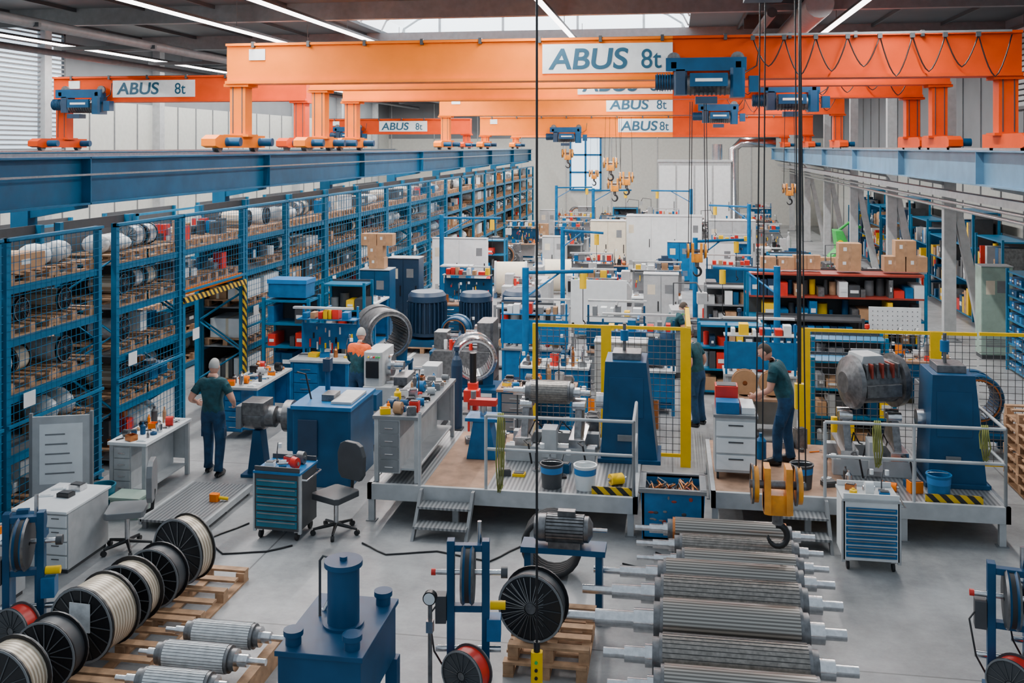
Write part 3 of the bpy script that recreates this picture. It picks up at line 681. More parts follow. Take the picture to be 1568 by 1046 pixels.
def desk(x,y,w,d,rz=0):
    b=B();b.box(-w/2,w/2,-d/2,d/2,.72,.75,'white')
    for s in(-1,1):
        x0,x1=sorted((s*(w/2-.01),s*(w/2-.32)));b.box(x0,x1,-d/2+.05,d/2-.05,.05,.72,'lightgray');b.box(x0+.02,x1-.02,-d/2+.07,d/2-.07,0,.05,'darkgray')
        for i in range(4):b.box(x0+.015,x1-.015,-d/2+.03,-d/2+.05,.07+i*.16,.21+i*.16,'white');b.box((x0+x1)/2-.05,(x0+x1)/2+.05,-d/2+.02,-d/2+.03,.17+i*.16,.18+i*.16,'darkgray')
    b.done('office_desk',(x,y,0),rz,.004)
desk(-7.4,11.2,.72,.95);clutter(-7.5,11.35,.751,.5,.5,5,5,.2)
desk(-7.6,9.9,.75,.8);clutter(-7.55,9.9,.751,.5,.5,8,5,.2)
def chair(x,y,rz,m='darkgray'):
    b=B()
    for k in range(5):
        a=2*math.pi*k/5+.3;c,s=math.cos(a),math.sin(a);b.tube([(0,0,.12),(c*.3,s*.3,.08)],[.03,.018],'black',6);b.cyl((c*.3-.02*s,s*.3+.02*c,.035),(c*.3+.02*s,s*.3-.02*c,.035),.035,'rubber',10)
    b.cyl((0,0,.1),(0,0,.45),.03,'steel');b.box(-.12,.12,-.12,.12,.43,.46,'black')
    b.prism([(-.24,-.2),(-.2,-.24),(.2,-.24),(.24,-.2),(.22,.2),(.18,.23),(-.18,.23),(-.22,.2)],.46,.54,m)
    b.tube([(0,.2,.45),(0,.3,.5),(0,.32,.75)],.025,'black',6)
    b.prism([(-.16,.62),(.16,.62),(.22,.7),(.23,.95),(.18,1.08),(.1,1.12),(-.1,1.12),(-.18,1.08),(-.23,.95),(-.22,.7)],.26,.33,m,'y')
    b.done('office_chair',(x,y,0),rz,.02)
chair(-4.35,12.5,-25);chair(-6.75,11.55,-70,'gray')
b=B();b.box(-.4,.4,-.02,.02,.15,1.45,'lightgray');b.box(-.27,.27,-.025,-.02,.55,1.35,'white')
for s in(-.38,.38):b.box(s-.03,s+.03,-.15,.15,0,.03,'gray');b.box(s-.02,s+.02,-.025,.025,0,1.5,'gray')
for k in range(5):b.box(-.2,.05+.03*k,-.028,-.025,1.2-k*.13,1.22-k*.13,'gray')
b.done('notice_board',(-8.08,12.2,0),20)
b=B();b.lathe([(0,0),(.13,0),(.16,.38),(.17,.38),(.17,.4),(.15,.4),(.12,.03),(0,.03)],(0,0,0),(0,0,1),'tealblue',24);b.done('waste_bin',(-7.75,12.65,0))
b=B();b.box(-.2,.2,-.15,.15,0,.02,'palegreen')
for s in(-1,1):b.box(s*.2-.01,s*.2+.01,-.15,.15,0,.28,'palegreen');b.box(-.2,.2,s*.15-.01,s*.15+.01,0,.28,'palegreen')
b.box(-.23,.23,-.18,.18,.26,.29,'palegreen');b.done('plastic_crate',(-7.35,12.65,0))
workbench(-7.65,13.75,.6,1.35,.85,0,0,'white','lightgray','lightgray',tools=22,seed=4,cs=.15)
b=B();b.box(-.45,.45,-.75,.75,.1,.13,'grate')
for sx in(-1,1):
    b.box(sx*.45-.02,sx*.45+.02,-.75,.75,.06,.14,'lightgray')
    for sy in(-.7,0,.7):b.box(sx*.4-.03,sx*.4+.03,sy-.03,sy+.03,0,.1,'gray')
b.done('low_platform',(-6.5,12.95,0))
b=B();b.box(-.05,.08,-.05,.05,0,.1,'orange',.02);b.tube([(.08,0,.05),(.2,.03,.03)],.025,'yellow',6);b.done('impact_wrench',(-6.3,13.0,.131))
# floor hoses
for pts in ([(-3.9,12.2),(-3.5,11.9),(-2.9,12.1),(-2.2,11.9),(-1.9,12.4),(-1.7,12.8)],[(-5.6,12.6),(-5.9,12.0),(-5.5,11.6),(-5.0,11.75),(-4.6,12.1)],[(-.6,12.1),(-.2,11.95),(.0,12.3),(-.3,12.6)]):
    b=B();q=[]
    for i in range(len(pts)-1):
        for t in(0,.33,.66):q.append((pts[i][0]+(pts[i+1][0]-pts[i][0])*t+.03*math.sin(9*t),pts[i][1]+(pts[i+1][1]-pts[i][1])*t,.012))
    b.tube(q,.011,'black',6);b.done('power_cable')
# ================================================================ DECKS
def rail(b,pts,z0,h,n=1):
    for i in range(len(pts)-1):
        p,q=Vector(pts[i]),Vector(pts[i+1]);k=max(1,int((q-p).length/1.0))
        for z in(h,h*.55):b.cyl((p.x,p.y,z0+z),(q.x,q.y,z0+z),.022,'lightgray',8)
        for j in range(k+1):
            r=p+(q-p)*j/k;b.cyl((r.x,r.y,z0-.1),(r.x,r.y,z0+h),.022,'lightgray',8)
def deck(x0,x1,y0,y1,z,parts,rails,hz,nm='raised_work_platform'):
    b=B()
    for (a,c,m) in parts:b.box(a,c,y0+.03,y1,z-.035,z,m)
    b.box(x0,x1,y0,y0+.06,z-.2,z+.01,'lightgray');b.box(x0,x1,y1-.06,y1,z-.2,z-.04,'lightgray');b.box(x0,x0+.06,y0,y1,z-.2,z+.01,'lightgray');b.box(x1-.06,x1,y0,y1,z-.2,z+.01,'lightgray')
    n=max(2,int((x1-x0)/1.2)+1)
    for i in range(n):
        x=x0+.04+(x1-x0-.14)*i/(n-1)
        for y in(y0+.02,(y0+y1)/2,y1-.1):b.box(x-.03,x+.05,y,y+.08,0,z-.035,'lightgray');b.box(x-.06,x+.08,y-.02,y+.1,0,.012,'gray')
    b.box(hz[0],hz[1],y0+.1,y0+.12,z,z+.1,'hazard')
    for r in rails:rail(b,r,z,.98)
    return b.done(nm)
deck(-4.07,-.45,12.95,15.6,.5,[(-4.07,-3.3,'grate'),(-3.3,-2.45,'deckwood'),(-2.45,-.45,'grate')],[[(-2.45,13.0,0),(-.5,13.0,0)],[(-3.35,13,0),(-3.35,12.98,0)],[(-.5,13.0,0),(-.5,14.0,0)]],(-1.05,-.5))
deck(.5,4.2,13.35,15.75,.5,[(.5,1.4,'deckwood'),(1.4,2.3,'deckwood'),(2.3,4.2,'grate')],[[(1.95,13.4,0),(4.15,13.4,0)],[(4.15,13.4,0),(4.15,15.6,0)]],(3.2,3.9))
def steps(x0,x1,y1,nm='metal_steps'):
    b=B()
    for i,z in enumerate((.17,.34)):b.box(x0,x1,y1-.5+i*.25,y1-.25+i*.25,z-.03,z,'grate')
    for x in(x0,x1):b.prism([(y1-.55,0),(y1-.45,0),(y1,.42),(y1,.5),(y1-.08,.5)],x-.02,x+.02,'gray','x')
    b.done(nm)
steps(-3.3,-2.6,12.92);steps(1.3,1.95,13.32)
def slings(x,y,z,L,m='sling'):
    b=B()
    for k in range(4):
        dx=(k-1.5)*.022;b.tube([(dx,.05,-L*.7),(dx*1.3,.06,-.1),(dx,.0,.03),(dx,-.05,-.1),(dx*1.6,-.06,-L*.6),(dx*.8,-.055,-L+.02*k)],.01,m,6)
    b.tube([(-.035,-.055,-L*.9),(0,-.055,-L),(.035,-.055,-L*.9)],.013,m,6)
    b.done('lifting_sling',(x,y,z))
slings(-2.25,13.0,1.49,1.0);slings(2.6,13.4,1.49,.55);slings(3.9,13.4,1.49,.4,'sling')
workbench(-3.7,14.2,.66,2.3,.9,.5,0,'gray','lightgray','gray',tools=48,seed=11,cs=.155)
clutter(-2.85,15.2,.501,.7,.6,71,5,.5,'machine_parts',.3);clutter(-.75,13.6,.501,.4,.5,72,2,.3,'machine_parts',.25);clutter(1.1,15.2,.501,.7,.8,73,8,.6,'machine_parts',.25);clutter(2.4,15.45,.501,1.6,.4,75,8,.5,'machine_parts',.2);clutter(2.2,14.0,.501,.5,.5,76,4,.25,'machine_parts',.22)
clutter(-1.8,15.4,.501,1.4,.4,77,9,.7,'machine_parts',.2);clutter(-1.9,13.75,.501,1.0,.5,78,7,.25,'machine_parts',.2);clutter(3.0,13.9,.501,.6,.4,79,4,.25,'machine_parts',.2)
b=B()
b.box(-.45,.45,-.6,.6,0,1.14,'machblue',.03);b.box(-.47,.47,-.62,.62,1.14,1.2,'midblue')
b.box(-.62,-.45,-.4,.2,.45,1.1,'machblue',.03);b.box(.1,.42,-.45,.3,1.2,1.24,'lightgray')
b.lathe([(0,0),(.24,0),(.24,.12),(.12,.12),(.12,.3),(0,.3)],(-.62,-.1,.9),(-1,0,0),'castiron',24)
b.box(-.35,-.05,-.63,-.6,.45,1.0,'navy');b.cyl((-.25,.4,1.2),(-.25,.4,1.7),.04,'machblue');b.box(-.31,-.19,.33,.47,1.5,1.7,'navy')
b.tube([(-.3,-.2,1.2),(-.35,-.3,1.6),(-.45,-.4,1.65)],.015,'black');b.box(-.1,.1,-.3,.0,1.2,1.3,'castiron')
b.box(-.4,.3,.6,2.0,.15,.5,'machblue');b.box(-.35,.25,.6,2.0,.5,.58,'castiron');b.box(-.3,.2,1.55,1.9,.58,.85,'machblue')
b.done('turning_lathe',(-5.15,14.72,0),0,.008)
b=B();b.box(-.22,.22,-.2,.2,0,.05,'machblue');b.prism([(-.15,0),(.15,0),(.06,.7),(-.06,.7)],-.12,.12,'machblue','y')
b.lathe([(0,-.35),(.08,-.35),(.08,-.3),(.18,-.28),(.2,-.1),(.2,.1),(.16,.14),(.16,.28),(.06,.3),(.06,.4),(0,.4)],(0,0,.9),(1,0,0),'castiron',24)
b.box(-.2,.15,-.2,.2,.95,1.15,'castiron');b.box(-.28,-.2,-.24,.24,.75,1.1,'gray')
b.done('gearbox_stand',(-6.3,14.55,0),0,.01)
b=B();b.prism([(-.22,0),(.22,0),(.12,.55),(-.12,.55)],-.18,.18,'midblue','y');b.box(-.24,.24,-.2,.2,.55,.6,'midblue');b.cyl((0,0,.6),(0,0,.75),.05,'steel');b.box(-.2,.2,-.08,.08,.75,.84,'red');b.cyl((-.15,0,.84),(-.15,0,.95),.04,'gray');b.done('grinding_pedestal',(-2.75,14.4,.502),0,.006)
b=B();b.box(-.2,.2,-.2,.2,0,.05,'red');b.box(-.08,.08,-.08,.08,.05,1.05,'red');b.cyl((0,0,1.05),(0,0,1.55),.06,'black',16);b.box(-.13,.13,-.18,.02,.75,.95,'red');b.cyl((0,-.15,.2),(0,-.15,.75),.025,'steel');b.box(-.13,.13,-.25,-.05,.55,.6,'castiron');b.done('drill_press',(-3.35,16.6,0),0,.01)
def tower(x,y,z,w,d,h,flip=1):
    b=B();s=flip
    b.prism([(-w/2,0),(w/2,0),(w*.3,h),(-w*.42,h)],-d/2,d/2,'machblue','y')
    b.box(-w/2-.04,w/2+.04,-d/2-.04,d/2+.04,-.0,.06,'machblue')
    b.box(-w*.3,w*.2,-d*.3,d*.3,h,h+.1,'castiron');b.cyl((-w*.1,0,h+.1),(-w*.1,0,h+.5),.025,'castiron');b.cyl((-w*.1,0,h+.25),(-w*.1,0,h+.4),.06,'midblue')
    b.cyl((-w*.6*s,0,h*.55),(-w*.35*s,0,h*.55),.12,'steel',20);b.box(-w*.2,w*.05,-d/2-.03,-d/2,h*.22,h*.28,'gray')
    b.box(-w*.35,w*.25,-d/2-.01,-d/2,h*.45,h*.85,'machblue');b.done('balancing_machine_headstock',(x,y,z),0,.012)
tower(-.62,14.75,.501,.82,.7,1.45);tower(3.75,14.4,.501,.75,.7,1.5,1)
def balancer(x,y,z,w,nm='balancing_machine_bed'):
    b=B();b.box(-w/2,w/2,-.45,-.3,0,.22,'lightgray');b.box(-w/2,w/2,.3,.45,0,.22,'lightgray')
    for s in(-w*.3,w*.3):
        b.box(s-.12,s+.12,-.45,.45,.22,.34,'steel')
        b.prism([(-.35,.34),(.35,.34),(.12,.75),(.05,.62),(-.05,.62),(-.12,.75)],s-.05,s+.05,'castiron','x')
        for q in(-1,1):b.cyl((s-.09,q*.1,.74),(s+.09,q*.1,.74),.07,'steel',18)
        b.tube([(s,-.4,.3),(s+.1,-.6,.3),(s+.15,-.6,.02)],.015,'black')
    b.cyl((-w/2,0,.12),(w/2,0,.12),.03,'steel');b.box(-w*.08,w*.08,-.55,-.25,.1,.5,'lightgray')
    for k in range(3):b.tube([(-w*.3+k*.2,-.3,.2),(-w*.2+k*.2,-.1,.5),(-w*.1+k*.2,.1,.3),(k*.1,.4,.2)],.012,'black')
    b.done(nm,(x,y,z),0,.006)
balancer(-1.75,14.7,.501,1.3)
b=B();rotor(b,-.3,.3,0,0,.17,.4,.3);b.done('motor_rotor',(-1.8,14.7,1.41))
balancer(2.75,14.8,.501,1.1)
b=B();b.lathe([(0,-.45),(.15,-.45),(.36,-.36),(.38,-.3),(.3,-.28),(.3,.28),(.38,.3),(.36,.4),(.1,.45),(0,.45)],(0,0,.1),(1,0,0),'castiron',28)
b.box(-.28,.25,-.36,.36,-.05,.12,'castiron')
for k in range(7):b.box(-.26+k*.08,-.23+k*.08,-.3,.3,.2,.4,'brownred' if k%2 else 'castiron')
for k in range(10):a=k*.63;b.cyl((-.38,math.cos(a)*.3,.1+math.sin(a)*.3),(-.33,math.cos(a)*.3,.1+math.sin(a)*.3),.025,'steel',6)
b.prism([(-.3,.33),(.1,.33),(.05,.5),(-.25,.5)],-.2,.2,'lightgray','y');b.done('motor_casing',(2.8,14.8,1.62),20,.006)
b=B();b.box(-.28,.28,-.3,.3,.1,.85,'lightgray');b.box(-.3,.3,-.32,.32,.85,.89,'gray')
for i in range(3):b.box(-.26,.26,-.32,-.3,.14+i*.23,.34+i*.23,'white');b.box(-.1,.1,-.335,-.32,.28+i*.23,.3+i*.23,'darkgray')
b.box(-.26,.05,-.28,-.02,.89,1.05,'midblue');b.box(-.26,.05,.02,.28,.89,1.2,'red');b.box(-.24,.03,.04,.26,1.2,1.21,'darkgray');b.box(.08,.26,-.25,.25,.89,.98,'white')
for s in(-.24,.24):
    for q in(-.25,.25):b.cyl((s-.015,q,.05),(s+.015,q,.05),.05,'rubber')
b.done('parts_trolley',(.85,14.2,.501),0,.006)
for (x,y,m) in((-1.15,13.25,'white'),(-1.6,13.25,'darkgray'),(3.4,13.6,'midblue'),(1.7,13.75,'darkgray')):
    b=B();b.lathe([(0,0),(.13,0),(.15,.3),(.16,.3),(.16,.32),(.14,.32),(.12,.04),(0,.04)],(0,0,0),(0,0,1),m,22);b.lathe([(.146,.2),(.15,.28)],(0,0,0),(0,0,1),'bookblue',22);b.tube([(.155*math.cos(a/8*math.pi),.05,.3+.02*math.sin(a/8*math.pi)) for a in range(9)],.006,'steel',5);b.done('bucket',(x,y,.501))
# ================================================================ FENCES
def fence(x0,x1,y,H=2.2,posts=(),wide=(),nm='safety_fence'):
    b=B()
    for p in posts:b.box(p-.035,p+.035,y-.035,y+.035,0,H,'yellow');b.box(p-.1,p+.1,y-.1,y+.1,0,.012,'yellow')
    for p in wide:b.box(p-.08,p+.08,y-.04,y+.04,0,H,'yellow')
    for z in(H-.05,.15):b.box(x0,x1,y-.02,y+.02,z,z+.05,'yellow')
    b.mesh(x0,x1,y,.15,H,.1,.008,'castiron');return b.done(nm)
fence(-2.2,.2,15.95,2.2,(-2.2,),(-1.05,.2));fence(2.0,4.6,16.2,2.2,(2.0,),(4.0,2.05));fence(4.65,6.0,16.25,2.2,(6.0,),())
b=B();b.frame(15.95,18.0,.25,.1,2.2,.07,'yellow','y');b.mesh(15.95,18.0,.25,.15,2.15,.1,.008,'castiron','y');b.done('safety_fence')
b=B();b.box(-.2,.2,-.02,.02,0,.7,'white');b.box(-.22,.22,-.015,.015,-.02,.72,'lightgray');b.done('notice_panel',(2.95,16.1,1.2))
for x in(2.45,2.6):
    b=B();b.cyl((0,0,0),(0,0,.9),.05,'yellow');b.box(-.12,.12,-.12,.12,0,.03,'yellow');b.done('bollard',(x,15.9,0))
b=B()
for k in range(8):pallet(b,R.uniform(-.02,.02),0,k*.146,.8,1.2)
b.done('wooden_pallet',(5.35,15.45,0))
b=B()
for k in range(5):pallet(b,R.uniform(-.02,.02),0,k*.146,.8,1.2)
b.done('wooden_pallet',(5.5,14.1,0))
# ================================================================ MIDGROUND placed
shelf(-7.7,19.4,.95,.6,2.0,5,'rackblue',0,3);shelf(-7.55,22.5,1.0,.6,1.9,4,'rackblue',0,4)
b=B();b.box(-.4,.4,-.25,.25,0,.28,'midblue');b.box(-.42,.42,-.27,.27,.28,.36,'bookblue');b.done('storage_box',(-7.7,19.4,2.0))
workbench(-7.4,17.0,.7,1.6,.9,tools=26,draw='midblue',body='midblue',cs=.16)
workbench(-6.7,18.6,1.2,.7,.95,tools=14,body='midblue',back=True)
workbench(-7.6,24.2,.8,1.2,1.2,tools=14,body='midblue',top='white')
cabinet(-7.75,25.6,.8,.6,1.8,m='machblue');cartons(-7.75,25.6,1.83,3,4,w=.42);cabinet(-7.5,27.5,.9,.6,1.9,m='navy')
stator(-5.95,20.0,.6,.5,.9,35,'castiron',ring='steel');stand(-5.95,20.0,1.1,.8,.6)
stator(-3.75,18.7,.5,.42,.6,15,'steel',ring='lightgray');stand(-3.75,18.7,1.0,.8,.5)
for (x,y,r,L) in((-6.05,24.2,.5,1.15),(-4.9,24.6,.42,1.1),(-3.7,24.4,.5,1.2)):
    motor(x,y,.3,L,r,0,'navy',vert=True,nm='vertical_motor');b=B();pallet(b,0,0,0,1.1,1.1);b.box(-.5,.5,-.5,.5,.144,.3,'machblue');b.done('transport_frame',(x,y,0))
cabinet(-7.0,32.5,1.85,.3,2.0,m='white',nm='whiteboard_partition')
for (x,y) in((-5.4,33.2),(-3.9,34.2)):
    b=B();drum(b,(0,0,.62),(1,.15,0),.58,1.1,'lightgray','cream',fill=.95,spokes=False)
    for s in(-.45,.45):b.prism([(-.5,0),(.5,0),(.35,.3),(0,.12),(-.35,.3)],s-.05,s+.05,'machblue','x')
    b.done('wound_coil_drum',(x,y,0))
cabinet(-2.45,38.6,1.35,.8,2.2,m='cream',doors=2);cabinet(-.35,41,3.0,1.2,2.25,doors=3);cabinet(2.3,40.3,1.8,1.0,2.15,m='lightgray',doors=2);cabinet(1.35,33.7,1.35,.4,1.9,doors=2)
b=B();b.box(-.65,.65,-.03,.03,.9,1.95,'white')
for s in(-.6,.6):b.box(s-.03,s+.03,-.03,.03,0,.95,'gray');b.box(s-.03,s+.03,-.3,.3,0,.04,'gray')
b.done('welding_screen',(-1.7,23.2,0))
shelf(3.65,23.9,3.9,.8,2.2,5,'rackblue',0,9,.97,topm='brownred');cartons(4.0,23.9,2.21,2,3,w=.5);cartons(5.2,23.9,2.21,2,5,w=.45);cartons(2.4,23.9,2.21,1,8,w=.35);cartons(3.1,24.0,2.21,1,12,w=.3)
shelf(3.0,22.9,2.2,.5,1.3,5,'darkgray',0,12,.98,bins=True)
b=B();b.box(-.55,.55,-.02,.02,.9,1.5,'white');
for i in range(10):
    for k in range(5):b.box(-.48+i*.105,-.46+i*.105,-.025,-.02,1.0+k*.1,1.02+k*.1,'gray')
for s in(-.5,.5):b.box(s-.02,s+.02,-.02,.02,0,.9,'gray');b.box(s-.02,s+.02,-.2,.2,0,.03,'gray')
b.done('perforated_tool_panel',(4.85,23.1,0))
cabinet(7.6,25.4,.7,.5,2.2,m='palegreen',doors=1)
for k in range(3):shelf(7.75,20.2+k*1.6,1.4,.5,2.3,9,'rackblue',-90,30+k,.95,bins=True)
for k in range(9):shelf(8.9,29+k*2.6,2.3,.7,(2.6,3.2,2.2)[k%3],4,'rackblue',-90,44+k,.9)
b=B();b.prism([(-.6,0),(.6,0),(.6,.5),(.2,.9),(-.1,1.6),(-.4,1.6),(-.3,.8),(-.6,.5)],-.5,.5,'green','y');b.cyl((-.2,-.6,1.1),(-.2,.6,1.1),.12,'yellow');b.box(-.7,.7,-.55,.55,0,.1,'darkgray');b.tube([(-.3,0,1.5),(.2,0,1.9),(.7,0,1.7)],.07,'green',6);b.done('mobile_lift',(7.0,43,0),0,.02)
for i,x in enumerate((1.2,1.65)):
    b=B();b.lathe([(.04,0),(.22,0),(.22,.015),(.09,.02),(.09,.1),(.22,.105),(.22,.12),(.04,.12)],(0,0,.22),(0,1,0),'card',26);b.cyl((0,.03,.22),(0,.09,.22),.15,'copper',24);b.box(-.1,.1,0,.12,0,.03,'wood')
    b.done('wire_spool',(x,17.15,.856))
b=B();b.box(-2,2,-1.5,1.5,0,4.2,'lightgray')
for i in range(4):b.box(-1.95+i,-1.05+i,-1.53,-1.5,.2,4.0,'white');b.box(-1.15+i,-1.1+i,-1.56,-1.53,1.5,2,'gray')
b.box(-2.05,2.05,-1.55,1.55,4.2,4.3,'lightgray');b.cyl((1.3,0,4.3),(1.3,0,5.2),.3,'steel',18);b.tube([(2.2,-.5,0),(2.2,-.5,4.9),(2.6,-.5,5.3),(4.5,-.5,5.3)],.28,'steel',14)
b.done('test_enclosure',(1.2,58,0))
for (x,y,h,L,a) in((-2.95,20.0,2.6,1.4,.3),(2.2,21.9,2.5,1.4,2.8),(-6.9,29.4,3.0,1.8,.1),(-3.2,29.2,2.7,1.5,-.6),(.6,27.3,2.6,1.5,.5),(2.7,36.6,3.0,1.6,2.6),(-3.5,44.4,3.2,1.8,.4),(.8,44.5,3.2,1.8,2.9),(-5.5,47.4,3.2,1.8,.4)):jib(x,y,h,L,a)
def machine(x,y,k,seed):
    rr=random.Random(seed);b=B();m=rr.choice(['machblue','gray','lightgray','castiron','lightgray','midblue','gray'])
    w,d,h=rr.uniform(1.1,1.4),rr.uniform(.7,.9),rr.uniform(.7,.9)
    b.box(-w/2,w/2,-d/2,d/2,0,.12,'darkgray');b.prism([(-w/2,.12),(w/2,.12),(w/2,h*.8),(w/2-.1,h),(-w/2,h)],-d/2,d/2,m,'y')
    b.box(-w/2,-w/4,-d/2+.03,d/2-.03,h,h+.6,m,.05);b.lathe([(0,0),(.2,0),(.2,.1),(.08,.1),(.08,.3),(0,.3)],(-w/4,0,h+.3),(1,0,0),'steel',18)
    b.box(w/4,w/2-.05,-.2,.2,h,h+.35,m);b.cyl((w/4,0,h+.25),(w/4-.2,0,h+.25),.04,'steel')
    for q in(-.15,.15):b.box(-w/4,w/2,q-.03,q+.03,h,h+.05,'steel')
    b.box(-.1,.15,-d/2-.05,.1,h+.05,h+.2,'castiron');b.box(-w/2+.05,-w/4-.05,-d/2+.0,-d/2+.03,h+.15,h+.45,'black')
    b.lathe([(.09,0),(.11,.02),(.09,.04)],(w*.3,-d/2-.06,h*.8),(0,1,0),'steel',16)
    for q in range(5):
        xx=-w/2+.1+q*.05;b.cyl((xx,-d/2-.01,h+.52),(xx,-d/2+.03,h+.52),.015,rr.choice(['red','green','yellow','white']),8)
    for q in range(6):xx=rr.uniform(-w/4+.1,w/2-.1);yy=rr.uniform(.1,.3);b.cyl((xx,yy,h),(xx,yy,h+rr.uniform(.08,.25)),.04,rr.choice(['red','steel','card','white','black']),8)
    if rr.random()<.6:
        b.tube([(-w/2+.1,d/3,h+.6),(-w/2+.1,d/3,h+1.1),(0,0,h+1.15),(.1,-.1,h+.95)],.02,'darkgray',6);b.box(0,.22,-.2,0,h+.7,h+.95,'lightgray')
    b.done('machine_tool',(x,y,0),rr.choice([0,0,180,4,-5]),.01)
def cell(x,y,seed):
    rr=random.Random(seed);k=rr.random()
    if k<.40:workbench(x,y,rr.uniform(1.2,1.45),.75,.85,rz=rr.choice([0,0,180]),top=rr.choice(['lightgray','deckwood','gray','white']),draw=rr.choice(['midblue','gray','machblue']),body=rr.choice(['lightgray','midblue','gray']),tools=36,seed=seed,hm=.42,back=rr.random()<.6,cs=.16)
    elif k<.60:machine(x,y,0,seed)
    elif k<.70:
        motor(x,y,.42,rr.uniform(.7,1.0),rr.uniform(.22,.32),rr.choice([0,10,-20]),rr.choice(['machblue','castiron','midblue','gray','navy']));stand(x,y,1.3,.85,.42,rr.choice(['machblue','gray']))
    elif k<.77:stator(x,y,.4,rr.uniform(.3,.42),.5,rr.choice([0,20,-20,60]),rr.choice(['steel','castiron','machblue']));stand(x,y,1.1,.8,.4)
    elif k<.84:
        b=B();pallet(b,0,0,0,.9,.9);b.done('wooden_pallet',(x,y,0));cartons(x,y,.146,rr.randint(2,3),seed,w=.42)
    elif k<.94:shelf(x,y,1.3,.5,rr.uniform(1.4,1.8),4,rr.choice(['rackblue','gray']),0,seed,.95)
    else:
        cabinet(x,y,.9,.5,rr.uniform(1.5,1.9),m=rr.choice(['white','lightgray','midblue','gray']))
    q=rr.random()
    if x+.93<5.7 and q<.22:gas(x+.93,y,rr.choice(['red','gray','midblue','lightgray','navy']))
    if q>.2 and y not in(37.5,):
        if rr.random()<.45:crate(x,y+.74,seed,rr.choice(['midblue','gray','lightgray','wood']))
        else:clutter(x,y+.74,0,1.3,.34,seed+500,10,.9,'machine_parts',.17)
s=100
for (y,xs) in [(17.4,(-4.75,-2.3,-.9,1.2,3.0,4.9)),(19.2,(-2.2,-.6,1.6,3.2,5.0)),(20.9,(-4.4,-2.8,-1.1,1.2,2.9,4.8)),(22.5,(-4.9,-3.3,.5)),
  (26.4,(-5.5,-3.8,-2.1,-.3,1.5,3.3,5.1)),(28.3,(-6.2,-4.2,-2.3,-.4,1.5,3.4,5.2)),(30.3,(-6.5,-4.5,-2.4,-.4,1.6,3.6,5.2)),(32.1,(-1.9,3.6,5.2)),(35.8,(-6.6,-2.2,-.2,1.8,3.8,5.2)),(37.5,(-6.4,-4.4,.2,2.1,3.9)),(39.2,(-6.6,-4.8,4.6)),
  (43,(-6.5,-4.5,-2.4,-.3,1.8,3.9)),(46,(-6.5,-4.5,-2.4,-.3,1.8,3.9)),(49,(-6.5,-4.5,-2.4,-.3,1.8,3.9)),(52.5,(-6.5,-4.5,-2.4,-.3,1.8,3.9)),(55.3,(-6.5,-4.5,-2.6,5.0)),(59,(-6.5,-4.5,-2.6,5.0)),(62,(-6,-3.8,-1.8,4))]:
    for x in xs:
        s+=1
        if (x,y)==(1.2,17.4):workbench(x+.2,y,1.3,.75,.85,tools=0,seed=3,top='deckwood');continue
        cell(x+R.uniform(-.05,.05),y+R.uniform(-.06,.06),s)
